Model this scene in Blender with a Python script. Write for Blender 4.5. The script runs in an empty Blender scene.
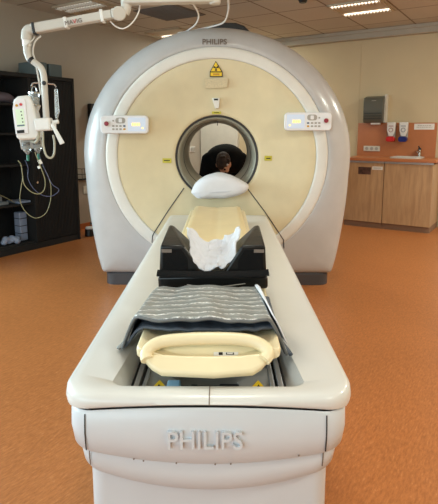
import bpy, bmesh, math, random
from math import sin, cos, pi, radians, atan, sqrt, tan
from mathutils import Vector as V, Matrix, noise
random.seed(4)
C = bpy.context.scene.collection
sc = bpy.context.scene

# ------------------------------------------------------------------ camera numbers
F = 500.0; PX, PY = 219.0, 211.0; P = atan(.162); YAW = atan(-4 / 506.)
EYE = V((0.03, 0, 1.27))
FW = V((sin(YAW) * cos(P), cos(YAW) * cos(P), -sin(P)))
RT = V((cos(YAW), -sin(YAW), 0)); UP = RT.cross(FW)
def ray(u, v): return FW * F + RT * (u - PX) - UP * (v - PY)
def pz(u, v, z):
    r = ray(u, v); return EYE + r * ((z - EYE.z) / r.z)
def py(u, v, Y):
    r = ray(u, v); return EYE + r * (Y / r.y)
# room frame: a runs away along the left wall, b runs towards the left wall
TH = radians(32.3)
EA = V((sin(TH), cos(TH), 0)); EB = V((-cos(TH), sin(TH), 0))
RM = Matrix(((EB.x * -1, EA.x, 0, 0), (EB.y * -1, EA.y, 0, 0), (0, 0, 1, 0), (0, 0, 0, 1)))   # local x=-b, y=a
def W(a, b, z): return EA * a + EB * b + V((0, 0, z))
WA, WB, CEIL = 4.89, 7.077, 2.60      # left wall at b=WA, right wall at a=WB
A0, B0 = -2.6, -3.0

# ------------------------------------------------------------------ materials
def lin(c):
    return tuple(((x / 255 / 12.92) if x / 255 <= .04045 else ((x / 255 + .055) / 1.055) ** 2.4) for x in c) + (1,)
def mat(name, col, rough=.5, metal=0, noise_amt=.04, scale=8, bump=0, bscale=60, coat=0, trans=0, spec=.5, sheen=0, alpha=1):
    m = bpy.data.materials.new(name); m.use_nodes = True
    nt = m.node_tree; b = nt.nodes['Principled BSDF']
    c = lin(col)
    tc = nt.nodes.new('ShaderNodeTexCoord')
    n = nt.nodes.new('ShaderNodeTexNoise'); n.inputs['Scale'].default_value = scale; n.inputs['Detail'].default_value = 4
    nt.links.new(tc.outputs['Object'], n.inputs['Vector'])
    r = nt.nodes.new('ShaderNodeValToRGB')
    r.color_ramp.elements[0].position = .3; r.color_ramp.elements[1].position = .7
    r.color_ramp.elements[0].color = tuple(x * (1 - noise_amt) for x in c[:3]) + (1,)
    r.color_ramp.elements[1].color = tuple(min(1, x * (1 + noise_amt)) for x in c[:3]) + (1,)
    nt.links.new(n.outputs['Fac'], r.inputs['Fac']); nt.links.new(r.outputs['Color'], b.inputs['Base Color'])
    b.inputs['Roughness'].default_value = rough; b.inputs['Metallic'].default_value = metal
    b.inputs['Coat Weight'].default_value = coat; b.inputs['Coat Roughness'].default_value = .12
    b.inputs['Transmission Weight'].default_value = trans; b.inputs['Specular IOR Level'].default_value = spec
    b.inputs['Sheen Weight'].default_value = sheen; b.inputs['Alpha'].default_value = alpha
    if bump:
        n2 = nt.nodes.new('ShaderNodeTexNoise'); n2.inputs['Scale'].default_value = bscale; n2.inputs['Detail'].default_value = 5
        nt.links.new(tc.outputs['Object'], n2.inputs['Vector'])
        bp = nt.nodes.new('ShaderNodeBump'); bp.inputs['Strength'].default_value = bump; bp.inputs['Distance'].default_value = .01
        nt.links.new(n2.outputs['Fac'], bp.inputs['Height']); nt.links.new(bp.outputs['Normal'], b.inputs['Normal'])
    m['b'] = b.name
    return m
def emis(name, col, s):
    m = bpy.data.materials.new(name); m.use_nodes = True; nt = m.node_tree
    b = nt.nodes['Principled BSDF']; b.inputs['Base Color'].default_value = lin(col)
    b.inputs['Emission Color'].default_value = lin(col); b.inputs['Emission Strength'].default_value = s
    return m
M = {}
M['shell'] = mat('gantry_shell_plastic', (190, 189, 190), .3, coat=.35)
M['ring'] = mat('gantry_ring_plastic', (226, 224, 218), .38)
M['cream'] = mat('cream_cover_plastic', (220, 207, 172), .42, bump=.03, bscale=90)
M['bore'] = mat('bore_grey_plastic', (158, 156, 142), .35)
M['bored'] = mat('bore_dark_gasket', (52, 50, 52), .5)
M['plinth'] = mat('plinth_charcoal', (70, 68, 72), .5)
M['black'] = mat('black_plastic', (16, 16, 18), .4)
M['tablew'] = mat('table_cover_white', (220, 219, 216), .34, coat=.25, noise_amt=.015)
M['tablew2'] = mat('table_fascia_white', (208, 212, 218), .38, coat=.15, noise_amt=.015)
M['pallet'] = mat('pallet_cream', (240, 226, 188), .38, coat=.1)
M['cush'] = mat('cream_vinyl', (226, 206, 160), .45, bump=.25, bscale=9)
M['alu'] = mat('brushed_aluminium', (190, 190, 192), .4, .6)
M['steel'] = mat('stainless_steel', (200, 200, 200), .22, 1)
M['greytray'] = mat('grey_tray', (150, 150, 150), .5)
M['darkmech'] = mat('dark_mechanism', (40, 44, 50), .5)
M['bluecl'] = mat('blue_clip', (140, 186, 220), .4)
M['yellow'] = mat('yellow_label', (244, 206, 40), .5)
M['yellowg'] = mat('yellow_green_label', (196, 186, 60), .5)
M['ink'] = mat('black_ink', (14, 12, 10), .6)
M['greyink'] = mat('grey_ink', (120, 108, 100), .6)
M['paper'] = mat('white_paper', (232, 230, 226), .7)
M['vinyl'] = mat('black_vinyl', (7, 7, 8), .36, bump=.5, bscale=7, coat=.08, spec=.35)
M['nylon'] = mat('black_nylon', (5, 5, 7), .8, bump=.3, bscale=140, spec=.25)
M['cloth'] = mat('white_cotton', (206, 208, 216), .9, bump=.3, bscale=14, sheen=.2)
M['pillow'] = mat('pillow_cotton', (222, 223, 230), .9, bump=.25, bscale=10, sheen=.2)
M['lining'] = mat('slate_lining', (78, 86, 98), .6, bump=.6, bscale=22)
M['darklining'] = mat('dark_lining', (28, 28, 36), .7)
M['white'] = mat('white_plastic', (226, 226, 224), .38)
M['panel'] = mat('panel_white_plastic', (234, 234, 238), .4)
M['greybtn'] = mat('grey_button', (168, 164, 158), .5)
M['blueg'] = mat('blue_grey_button', (86, 104, 130), .5)
M['gold'] = mat('amber_button', (200, 150, 40), .5)
M['red'] = mat('red_plastic', (196, 22, 20), .35)
M['maroon'] = mat('maroon_button', (146, 40, 60), .4)
M['blue'] = mat('blue_plastic', (22, 34, 110), .35)
M['cab'] = mat('cupboard_black', (22, 21, 21), .8, noise_amt=.1)
M['cabin'] = mat('cupboard_inside', (12, 12, 13), .85)
M['binder'] = mat('blue_grey_cardboard', (92, 104, 106), .7)
M['blanket'] = mat('grey_mauve_blanket', (104, 94, 102), .95, bump=.6, bscale=30)
M['laminate'] = mat('terracotta_laminate', (186, 116, 70), .4)
M['toe'] = mat('taupe_kick_board', (138, 108, 86), .6)
M['dispenser'] = mat('olive_grey_plastic', (92, 92, 82), .45)
M['clear'] = mat('clear_plastic', (215, 222, 224), .15, trans=.75)
M['tube'] = mat('milky_tubing', (176, 174, 158), .3)
M['tubey'] = mat('yellowish_tubing', (138, 134, 100), .35)
M['tubeb'] = mat('blue_grey_cable', (70, 78, 110), .4)
M['green'] = mat('green_connector', (40, 120, 100), .4)
M['skin'] = mat('skin', (196, 142, 112), .55)
M['hair'] = mat('brown_hair', (58, 38, 26), .7, bump=.8, bscale=70, noise_amt=.35, scale=50)
M['blackcloth'] = mat('black_clothing', (9, 9, 10), .95, bump=.3, bscale=25, spec=.2)
M['photo'] = mat('dark_photo_print', (86, 58, 48), .4, noise_amt=.6, scale=22)
M['led'] = emis('screen_amber', (255, 206, 110), 1.6)
M['lcd'] = emis('screen_pale_blue', (196, 208, 226), .28)
M['lcdg'] = emis('screen_pale_green', (196, 214, 190), .35)
M['lamp'] = emis('fluorescent_tube', (255, 240, 216), 2.2)
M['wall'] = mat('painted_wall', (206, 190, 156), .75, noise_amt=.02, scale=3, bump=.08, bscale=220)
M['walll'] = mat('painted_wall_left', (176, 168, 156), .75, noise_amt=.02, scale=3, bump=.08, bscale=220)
M['cove'] = mat('beam_paint', (176, 170, 156), .6)
M['walldoor'] = mat('white_door_paint', (216, 214, 204), .5)
M['skirt'] = mat('orange_upstand', (176, 100, 52), .45)
M['boom'] = mat('boom_grey_white', (196, 193, 186), .4)

def nodes(m): return m.node_tree, m.node_tree.nodes['Principled BSDF']
# floor: speckled orange linoleum
def floor_mat():
    m = mat('orange_linoleum', (182, 102, 48), .34); nt, b = nodes(m)
    tc = nt.nodes.new('ShaderNodeTexCoord')
    mp = nt.nodes.new('ShaderNodeMapping'); mp.inputs['Scale'].default_value = (14, 52, 1)
    m0 = nt.nodes.new('ShaderNodeMapping'); m0.inputs['Rotation'].default_value = (0, 0, radians(-57.7))
    nt.links.new(tc.outputs['Object'], m0.inputs['Vector']); nt.links.new(m0.outputs['Vector'], mp.inputs['Vector'])
    n1 = nt.nodes.new('ShaderNodeTexNoise'); n1.inputs['Scale'].default_value = 2.2; n1.inputs['Detail'].default_value = 7; n1.inputs['Roughness'].default_value = .75
    nt.links.new(mp.outputs['Vector'], n1.inputs['Vector'])
    r = nt.nodes.new('ShaderNodeValToRGB'); e = r.color_ramp.elements
    e[0].position = .3; e[0].color = lin((164, 98, 52)); e[1].position = .62; e[1].color = lin((204, 129, 74))
    x = r.color_ramp.elements.new(.74); x.color = lin((226, 176, 130))
    nt.links.new(n1.outputs['Fac'], r.inputs['Fac'])
    n2 = nt.nodes.new('ShaderNodeTexNoise'); n2.inputs['Scale'].default_value = 1.3; n2.inputs['Detail'].default_value = 3
    nt.links.new(tc.outputs['Object'], n2.inputs['Vector'])
    mx = nt.nodes.new('ShaderNodeMixRGB'); mx.blend_type = 'MULTIPLY'; mx.inputs['Fac'].default_value = .25
    nt.links.new(r.outputs['Color'], mx.inputs['Color1']); nt.links.new(n2.outputs['Fac'], mx.inputs['Color2'])
    nt.links.new(mx.outputs['Color'], b.inputs['Base Color'])
    return m
M['floor'] = floor_mat()
def ceil_mat():
    m = mat('ceiling_tiles', (190, 178, 160), .9); nt, b = nodes(m)
    tc = nt.nodes.new('ShaderNodeTexCoord')
    mp = nt.nodes.new('ShaderNodeMapping'); mp.inputs['Location'].default_value = (1.47 , -5.45, 0)
    nt.links.new(tc.outputs['Object'], mp.inputs['Vector'])
    br = nt.nodes.new('ShaderNodeTexBrick'); br.offset = 0; br.inputs['Scale'].default_value = 1
    br.inputs['Brick Width'].default_value = .61; br.inputs['Row Height'].default_value = .61
    br.inputs['Mortar Size'].default_value = .011; br.inputs['Mortar Smooth'].default_value = .1
    br.inputs['Color1'].default_value = lin((196, 190, 178)); br.inputs['Color2'].default_value = lin((187, 181, 170))
    br.inputs['Mortar'].default_value = lin((132, 120, 104))
    nt.links.new(mp.outputs['Vector'], br.inputs['Vector'])
    nt.links.new(br.outputs['Color'], b.inputs['Base Color'])
    bp = nt.nodes.new('ShaderNodeBump'); bp.inputs['Strength'].default_value = .4; bp.inputs['Distance'].default_value = .01; bp.invert = True
    nt.links.new(br.outputs['Fac'], bp.inputs['Height']); nt.links.new(bp.outputs['Normal'], b.inputs['Normal'])
    return m
M['ceil'] = ceil_mat()
def wood_mat():
    m = mat('maple_laminate', (200, 162, 118), .45); nt, b = nodes(m)
    tc = nt.nodes.new('ShaderNodeTexCoord')
    mp = nt.nodes.new('ShaderNodeMapping'); mp.inputs['Scale'].default_value = (9, 9, 1.0)
    nt.links.new(tc.outputs['Object'], mp.inputs['Vector'])
    n1 = nt.nodes.new('ShaderNodeTexNoise'); n1.inputs['Scale'].default_value = 3; n1.inputs['Detail'].default_value = 6; n1.inputs['Distortion'].default_value = .6
    nt.links.new(mp.outputs['Vector'], n1.inputs['Vector'])
    r = nt.nodes.new('ShaderNodeValToRGB'); e = r.color_ramp.elements
    e[0].position = .3; e[0].color = lin((170, 134, 98)); e[1].position = .7; e[1].color = lin((196, 160, 120))
    nt.links.new(n1.outputs['Fac'], r.inputs['Fac']); nt.links.new(r.outputs['Color'], b.inputs['Base Color'])
    return m
M['wood'] = wood_mat()
def silver_mat():
    m = mat('silver_quilted_foil', (134, 136, 136), .38, .25); nt, b = nodes(m)
    tc = nt.nodes.new('ShaderNodeTexCoord')
    # crinkled stitched bands along the width; foil glints painted in as pale flecks
    w = nt.nodes.new('ShaderNodeTexWave'); w.wave_type = 'BANDS'; w.bands_direction = 'Y'; w.inputs['Scale'].default_value = 8.5
    w.inputs['Distortion'].default_value = .5; w.inputs['Detail'].default_value = 2
    nt.links.new(tc.outputs['Object'], w.inputs['Vector'])
    mp = nt.nodes.new('ShaderNodeMapping'); mp.inputs['Scale'].default_value = (60, 120, 60)
    nt.links.new(tc.outputs['Object'], mp.inputs['Vector'])
    n = nt.nodes.new('ShaderNodeTexNoise'); n.inputs['Scale'].default_value = 1.4; n.inputs['Detail'].default_value = 4
    nt.links.new(mp.outputs['Vector'], n.inputs['Vector'])
    ml = nt.nodes.new('ShaderNodeMath'); ml.operation = 'MULTIPLY'
    nt.links.new(w.outputs['Fac'], ml.inputs[0]); nt.links.new(n.outputs['Fac'], ml.inputs[1])
    r = nt.nodes.new('ShaderNodeValToRGB'); e = r.color_ramp.elements
    e[0].position = .42; e[0].color = lin((150, 152, 150)); e[1].position = .58; e[1].color = lin((240, 240, 238))
    nt.links.new(ml.outputs[0], r.inputs['Fac']); nt.links.new(r.outputs['Color'], b.inputs['Base Color'])
    bp = nt.nodes.new('ShaderNodeBump'); bp.inputs['Strength'].default_value = .9; bp.inputs['Distance'].default_value = .006
    nt.links.new(ml.outputs[0], bp.inputs['Height']); nt.links.new(bp.outputs['Normal'], b.inputs['Normal'])
    return m
M['silver'] = silver_mat()

# ------------------------------------------------------------------ object helpers
def absloc(o):
    p = V((0, 0, 0))
    while o is not None: p += o.location; o = o.parent
    return p
def thing(name, label, cat, loc, group=None):
    o = bpy.data.objects.new(name, None); C.objects.link(o); o.location = loc; o.empty_display_size = .1
    o['label'] = label; o['category'] = cat
    if group: o['group'] = group
    return o
def tag(o, label, cat, group=None, kind=None):
    o['label'] = label; o['category'] = cat
    if group: o['group'] = group
    if kind: o['kind'] = kind
    return o
def obj(name, bm, material, parent=None, smooth=40, bevel=0, seg=2, sub=0, label=None, solid=0):
    """bm holds world coordinates; the object is linked with its origin at its parent (or at its own base)"""
    me = bpy.data.meshes.new(name)
    bmesh.ops.recalc_face_normals(bm, faces=bm.faces)
    if parent is not None: off = absloc(parent)
    else:
        xs = [v.co for v in bm.verts]
        off = V(((min(c.x for c in xs) + max(c.x for c in xs)) / 2, (min(c.y for c in xs) + max(c.y for c in xs)) / 2, min(c.z for c in xs)))
    for v in bm.verts: v.co -= off
    bm.to_mesh(me); bm.free()
    for ml in (material if isinstance(material, (list, tuple)) else [material]): me.materials.append(ml)
    for p in me.polygons: p.use_smooth = True
    me.set_sharp_from_angle(angle=radians(smooth))
    o = bpy.data.objects.new(name, me); C.objects.link(o)
    if parent is not None: o.parent = parent
    else: o.location = off
    if solid:
        s = o.modifiers.new('solid', 'SOLIDIFY'); s.thickness = solid; s.offset = 0
    if bevel:
        b = o.modifiers.new('bevel', 'BEVEL'); b.width = bevel; b.segments = seg; b.limit_method = 'ANGLE'; b.angle_limit = radians(40)
    if sub:
        s = o.modifiers.new('sub', 'SUBSURF'); s.levels = sub; s.render_levels = sub
    if label: o['label'] = label
    return o
def nb(): return bmesh.new()
def box(bm, c, s, rot=None):
    c = V(c); m = Matrix.Translation(c) @ (rot.to_4x4() if rot else Matrix()) @ Matrix.Diagonal((s[0], s[1], s[2], 1))
    bmesh.ops.create_cube(bm, size=1, matrix=m); return bm
RR = RM.to_3x3()
def rbox(bm, a0, a1, b0, b1, z0, z1):          # box in the room's frame
    return box(bm, W((a0 + a1) / 2, (b0 + b1) / 2, (z0 + z1) / 2), (abs(b1 - b0), abs(a1 - a0), z1 - z0), RR)
def xbox(bm, x0, x1, y0, y1, z0, z1): return box(bm, ((x0 + x1) / 2, (y0 + y1) / 2, (z0 + z1) / 2), (x1 - x0, y1 - y0, z1 - z0))
def cyl(bm, p0, p1, r0, r1=None, n=24, caps=True):
    p0, p1 = V(p0), V(p1); d = p1 - p0; r1 = r0 if r1 is None else r1
    m = Matrix.Translation((p0 + p1) / 2) @ d.to_track_quat('Z', 'Y').to_matrix().to_4x4()
    bmesh.ops.create_cone(bm, cap_ends=caps, segments=n, radius1=r0, radius2=r1, depth=d.length, matrix=m); return bm
def smoothpath(pts, k=6):
    pts = [V(p) for p in pts]; out = []
    for i in range(len(pts) - 1):
        p0 = pts[max(i - 1, 0)]; p1 = pts[i]; p2 = pts[i + 1]; p3 = pts[min(i + 2, len(pts) - 1)]
        for j in range(k):
            t = j / k
            out.append(.5 * ((2 * p1) + (p2 - p0) * t + (2 * p0 - 5 * p1 + 4 * p2 - p3) * t * t + (3 * p1 - p0 - 3 * p2 + p3) * t ** 3))
    out.append(pts[-1]); return out
def tube(bm, pts, r, n=10, k=6, closed=False, flat=1.0):
    path = smoothpath(pts, k) if k > 1 else [V(p) for p in pts]
    rings = []; prev = None
    for i, p in enumerate(path):
        t = (path[min(i + 1, len(path) - 1)] - path[max(i - 1, 0)]).normalized()
        if prev is None: a = t.orthogonal().normalized()
        else: a = (prev - t * prev.dot(t)).normalized()
        prev = a; b = t.cross(a)
        rr = r(i / (len(path) - 1)) if callable(r) else r
        rings.append([bm.verts.new(p + (a * cos(2 * pi * j / n) + b * sin(2 * pi * j / n) * flat) * rr) for j in range(n)])
    loft(bm, rings); bm.faces.new(rings[0]); bm.faces.new(rings[-1]); return bm
def loft(bm, rings, closed=True, cyc=False):
    n = len(rings[0])
    for i in range(len(rings) - (0 if cyc else 1)):
        A, B = rings[i], rings[(i + 1) % len(rings)]
        for j in range(n if closed else n - 1):
            k = (j + 1) % n
            try: bm.faces.new((A[j], A[k], B[k], B[j]))
            except ValueError: pass
def rings_of(bm, lists): return [[bm.verts.new(p) for p in l] for l in lists]
def prism(bm, poly, d):
    """extrude a closed polygon of world points by vector d"""
    a = [bm.verts.new(V(p)) for p in poly]; b = [bm.verts.new(V(p) + V(d)) for p in poly]
    bm.faces.new(a); bm.faces.new(b)
    for i in range(len(a)):
        k = (i + 1) % len(a); bm.faces.new((a[i], a[k], b[k], b[i]))
    return bm
def rrect(w, h, r, n=5):
    out = []
    for cx, cy, s in ((w / 2 - r, h / 2 - r, 0), (-w / 2 + r, h / 2 - r, 90), (-w / 2 + r, -h / 2 + r, 180), (w / 2 - r, -h / 2 + r, 270)):
        for i in range(n + 1):
            t = radians(s + 90 * i / n); out.append((cx + r * cos(t), cy + r * sin(t)))
    return out
def text(name, s, size, mtx, material, parent, depth=.002, label=None, sx=1, bold=0):
    cu = bpy.data.curves.new(name, 'FONT'); cu.body = s; cu.size = size; cu.extrude = depth; cu.align_x = 'CENTER'; cu.align_y = 'CENTER'
    cu.offset = bold; cu.resolution_u = 3
    t = bpy.data.objects.new('tmp', cu); C.objects.link(t)
    dg = bpy.context.evaluated_depsgraph_get(); me = bpy.data.meshes.new_from_object(t.evaluated_get(dg))
    bpy.data.objects.remove(t); bpy.data.curves.remove(cu)
    off = absloc(parent) if parent else V((0, 0, 0))
    me.transform(Matrix.Translation(-off) @ mtx @ Matrix.Diagonal((sx, 1, 1, 1)))
    me.materials.clear(); me.materials.append(material); me.name = name
    o = bpy.data.objects.new(name, me); C.objects.link(o); o.parent = parent
    if label: o['label'] = label
    return o
def frame(p, right, up):            # matrix: local x=right, y=up, z=towards viewer
    r = V(right).normalized(); u = V(up); u = (u - r * u.dot(r)).normalized(); n = r.cross(u)
    m = Matrix((r, u, n)).transposed().to_4x4(); m.translation = V(p); return m
def struct(name, bm, m, **k):
    o = obj(name, bm, m, **k); o['kind'] = 'structure'; return o

# ------------------------------------------------------------------ the room
bm = nb(); rbox(bm, A0 - .1, WB + .1, B0 - .1, WA + .1, -.1, 0)
fl = struct('floor', bm, M['floor'])
# ceiling in the room's frame (object rotated so that the tile grid follows the walls)
me = bpy.data.meshes.new('ceiling'); b_ = bmesh.new()
box(b_, ((-(WA + B0)) / 2, (A0 + WB) / 2, CEIL + .05), (WA - B0 + .2, WB - A0 + .2, .1)); b_.to_mesh(me); b_.free()
me.materials.append(M['ceil']); ce = bpy.data.objects.new('ceiling', me); C.objects.link(ce); ce.rotation_euler = (0, 0, -TH); ce['kind'] = 'structure'
struct('wall_right', rbox(nb(), WB, WB + .1, B0 - .1, WA + .1, 0, CEIL), M['wall'])
bm = nb()
rbox(bm, A0 - .1, A0, B0 - .1, -1.0, 0, CEIL); rbox(bm, A0 - .1, A0, 3.4, WA + .1, 0, CEIL)
rbox(bm, A0 - .1, A0, -1.0, 3.4, 0, .75); rbox(bm, A0 - .1, A0, -1.0, 3.4, 2.3, CEIL)
struct('wall_near', bm, M['wall'])
bm = nb()
for b in (-1.0, 1.17, 3.34): rbox(bm, A0 - .08, A0 - .02, b, b + .06, .75, 2.3)
for z in (.75, 2.24): rbox(bm, A0 - .08, A0 - .02, -1.0, 3.4, z, z + .06)
struct('window_2', bm, M['white'])
struct('wall_side', rbox(nb(), A0 - .1, WB + .1, B0 - .1, B0, 0, CEIL), M['wall'])
# left wall with a wide window opening nearer than the cupboard, outside the frame
WN0, WN1, WZ0, WZ1 = -1.7, 1.9, .75, 2.3
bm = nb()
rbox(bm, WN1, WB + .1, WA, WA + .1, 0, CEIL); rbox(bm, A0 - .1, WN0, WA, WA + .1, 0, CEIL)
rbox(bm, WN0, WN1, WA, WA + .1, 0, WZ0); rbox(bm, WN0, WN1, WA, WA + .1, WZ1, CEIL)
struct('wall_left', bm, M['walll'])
bm = nb()
for a in (WN0, (WN0 + WN1) / 2 - .03, WN1 - .06): rbox(bm, a, a + .06, WA + .02, WA + .08, WZ0, WZ1)
for z in (WZ0, WZ1 - .06): rbox(bm, WN0, WN1, WA + .02, WA + .08, z, z + .06)
struct('window_1', bm, M['white'])
# skirtings
bm = nb(); rbox(bm, WB - .012, WB, 2.2, WA, 0, .08); struct('baseboard_right', bm, M['skirt'])
bm = nb(); rbox(bm, WN1, WB - .015, WA - .012, WA, 0, .08); struct('baseboard_left', bm, M['skirt'])
# boxed cove along the top of the right wall
bm = nb(); rbox(bm, WB - .10, WB, B0, WA, CEIL - .115, CEIL - .002)
struct('trim_1', bm, M['cove'], bevel=.008)
bm = nb(); rbox(bm, WB - .13, WB - .10, B0, WA, CEIL - .045, CEIL - .002); struct('trim_2', bm, M['cove'], bevel=.004)
# panel joints on the right wall
bm = nb()
for b in (2.19,): rbox(bm, WB - .003, WB, b - .003, b + .003, .08, CEIL - .12)
struct('trim_3', bm, M['wall'])
# white door seen through the bore, and the one at the right edge of the picture
bm = nb(); rbox(bm, WB - .03, WB, 4.12, WA - .02, .0, 2.3); d1 = struct('door_1', bm, M['walldoor'], bevel=.003)
bm = nb(); rbox(bm, WB - .06, WB - .03, 4.12, 4.17, 0, 2.32); obj('door_frame', bm, M['walldoor'], d1)
bm = nb(); rbox(bm, WB - .035, WB, .05, .94, .0, 2.1); d2 = struct('door_2', bm, M['walldoor'], bevel=.003)
bm = nb(); rbox(bm, WB - .05, WB - .0352, .94, 1.02, 0, 2.14); rbox(bm, WB - .05, WB - .0352, .05, .94, 2.1, 2.14); obj('door_frame', bm, M['walldoor'], d2)

# ------------------------------------------------------------------ ceiling fixtures
def luminaire(a0, a1, b0, b1, label, tubes, lamp='lamp'):
    t = thing('ceiling_light', label, 'ceiling light', W((a0 + a1) / 2, (b0 + b1) / 2, CEIL - .03), 'recessed fluorescent ceiling lights')
    bm = nb()
    rbox(bm, a0, a0 + .02, b0, b1, CEIL - .02, CEIL - .001); rbox(bm, a1 - .02, a1, b0, b1, CEIL - .02, CEIL - .001)
    rbox(bm, a0, a1, b0, b0 + .02, CEIL - .02, CEIL - .001); rbox(bm, a0, a1, b1 - .02, b1, CEIL - .02, CEIL - .001)
    obj('frame', bm, M['ceilpan'], t)
    bm = nb(); rbox(bm, a0 + .02, a1 - .02, b0 + .02, b1 - .02, CEIL - .006, CEIL - .002); obj('reflector', bm, M['ceilpan'], t)
    for a in tubes:
        bm = nb(); rbox(bm, a - .022, a + .022, b0 + .03, b1 - .03, CEIL - .018, CEIL - .007); g = obj('tube_lamp', bm, M[lamp], t)
        bm = nb(); n = 14
        for i in range(n + 1):
            b = b0 + .03 + (b1 - b0 - .06) * i / n
            rbox(bm, a - .045, a + .045, b - .004, b + .004, CEIL - .028, CEIL - .0185)
        obj('louvre', bm, M['white'], t)
M['lampdim'] = emis('fluorescent_tube_dim', (225, 225, 215), .45)
M['ceilpan'] = mat('luminaire_pan', (186, 172, 150), .6)
luminaire(5.42, 6.02, 1.5, 2.07, 'square ceiling light with two lit strips at top right, in front of the beam', (5.49, 5.93))
luminaire(3.85, 4.45, 4.0, 4.62, 'ceiling light above the injector boom at top left', (3.93, 4.06), 'lampdim')
luminaire(5.5, 6.1, 4.12, 4.72, 'ceiling light half hidden behind the top of the scanner', (5.86,))
# ceiling vent tile
t = thing('ceiling_vent', 'dark grey square vent grille in the ceiling above the scanner', 'vent', W(4.78, 3.7, CEIL - .02))
rb = nb(); rbox(rb, 4.48, 5.07, 3.41, 4.0, CEIL - .008, CEIL - .001)
obj('backing', rb, mat('vent_grey', (112, 106, 98), .7), t)
bm = nb()
for i in range(12): rbox(bm, 4.5 + i * .05, 4.505 + i * .05, 3.43, 3.98, CEIL - .016, CEIL - .009)
obj('grille', bm, M['greyink'], t)
bm = nb(); c = W(5.06, 2.19, CEIL); cyl(bm, c - V((0, 0, .035)), c - V((0, 0, .001)), .035, .05)
tag(obj('smoke_detector', bm, M['black'], bevel=.004), 'small dark round detector on the ceiling at the top edge', 'smoke detector')

# ------------------------------------------------------------------ CT gantry
GX, GZ = -.02, 1.055
G = thing('ct_scanner', 'large white ring-shaped CT scanner with cream front cover standing on the orange floor', 'CT scanner', (GX, 4.4, 0))
RO, N = 1.105, 144
def outline(th, R=RO):
    """point (x, z) of the outer silhouette in direction th, relative to the centre"""
    zb = .10 - GZ
    if sin(th) >= 0: return (R * cos(th), R * .925 * sin(th))
    # side curve below the middle
    def side(z): t = -z / (-zb); return R - (R - .95) * t ** 1.7
    lo, hi = .2, 2.0
    c_, s_ = cos(th), sin(th)
    def inside(r):
        x, z = abs(r * c_), r * s_
        if z < zb: return False
        if x > side(z): return False
        # rounded lower corner
        cx, cz, rr = .95 - .02, zb + .02, .02
        if x > cx and z < cz and (x - cx) ** 2 + (z - cz) ** 2 > rr * rr: return False
        return True
    for _ in range(40):
        m_ = (lo + hi) / 2
        if inside(m_): lo = m_
        else: hi = m_
    return (lo * c_, lo * s_)
ths = [2 * pi * i / N for i in range(N)]
# add extra angles at the lower corners
cr = math.atan2(.10 - GZ, .95)
ths = sorted(ths + [cr + d for d in (-.03, -.015, 0, .015, .03)] + [pi - cr + d for d in (-.03, -.015, 0, .015, .03)], key=lambda a: a % (2 * pi))
RI = .876
SQ = .962
def layer(s, Y):
    out = []
    for th in ths:
        ox, oz = outline(th); ix, iz = RI * cos(th), RI * sin(th) * (SQ if sin(th) > 0 else 1)
        k = 1 - .72 * min(1, max(0, (-sin(th) - .15) / .5)) if Y < 4.28 else 1; Yk = 3.95 + (Y - 3.95) * k
        out.append(V((GX + ix + (ox - ix) * s, Yk, GZ + iz + (oz - iz) * s)))
    return out
prof = [(-.01, 3.965), (0, 3.954), (.03, 3.95), (.2, 3.955), (.45, 3.975), (.65, 4.005), (.8, 4.045), (.9, 4.09), (.96, 4.14), (.99, 4.20), (1, 4.27), (1, 4.6), (.985, 4.68), (.93, 4.77), (.8, 4.85), (.5, 4.89), (0, 4.9)]
bm = nb(); loft(bm, rings_of(bm, [layer(s, y) for s, y in prof]))
shell = obj('outer_shell', bm, M['shell'], G, smooth=60)
def circ(r, Y, n=120, cx=GX, cz=GZ):
    k = 1 - (1 - SQ) * min(1, max(0, (r - .34) / .43))
    return [V((cx + r * cos(2 * pi * i / n), Y, cz + r * sin(2 * pi * i / n) * (k if sin(2 * pi * i / n) > 0 else 1))) for i in range(n)]
bm = nb(); loft(bm, rings_of(bm, [circ(r, y) for r, y in ((.871, 4.0), (.874, 3.952), (.870, 3.947), (.85, 3.944), (.80, 3.944), (.787, 3.947), (.7835, 3.952), (.783, 3.98))]))
obj('front_ring', bm, M['ring'], G, smooth=60)
DP = [(.7835, 3.965), (.781, 3.955), (.77, 3.953), (.72, 3.958), (.6, 3.975), (.48, 3.992), (.4, 4.0), (.36, 4.003), (.337, 4.006), (.331, 4.012), (.329, 4.03)]
def discY(r):
    for (r0, y0), (r1, y1) in zip(DP[1:], DP[2:]):
        if r0 >= r >= r1: return y0 + (y1 - y0) * (r0 - r) / (r0 - r1)
    return DP[1][1]
bm = nb(); loft(bm, rings_of(bm, [circ(r, y) for r, y in DP])); obj('front_cover', bm, M['cream'], G, smooth=60)
bm = nb(); loft(bm, rings_of(bm, [circ(r, y) for r, y in ((.331, 4.0125), (.327, 4.006), (.319, 4.008), (.316, 4.03), (.316, 4.05))])); obj('bore_gasket', bm, M['bored'], G, smooth=60)
bm = nb(); loft(bm, rings_of(bm, [circ(r, y) for r, y in ((.316, 4.02), (.313, 4.01), (.307, 4.012), (.296, 4.06), (.290, 4.12), (.288, 4.30))]))
obj('bore_flare', bm, M['bore'], G, smooth=60)
bm = nb(); loft(bm, rings_of(bm, [circ(r, y) for r, y in ((.288, 4.3001), (.286, 4.305), (.286, 4.34), (.288, 4.345))])); obj('scan_window', bm, M['bored'], G, label='dark band inside the bore')
bm = nb(); loft(bm, rings_of(bm, [circ(r, y) for r, y in ((.288, 4.3452), (.285, 4.36), (.278, 4.84), (.282, 4.875), (.30, 4.905), (.5, 4.905), (.872, 4.9))]))
obj('bore_tunnel', bm, M['bore'], G, smooth=60)
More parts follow.
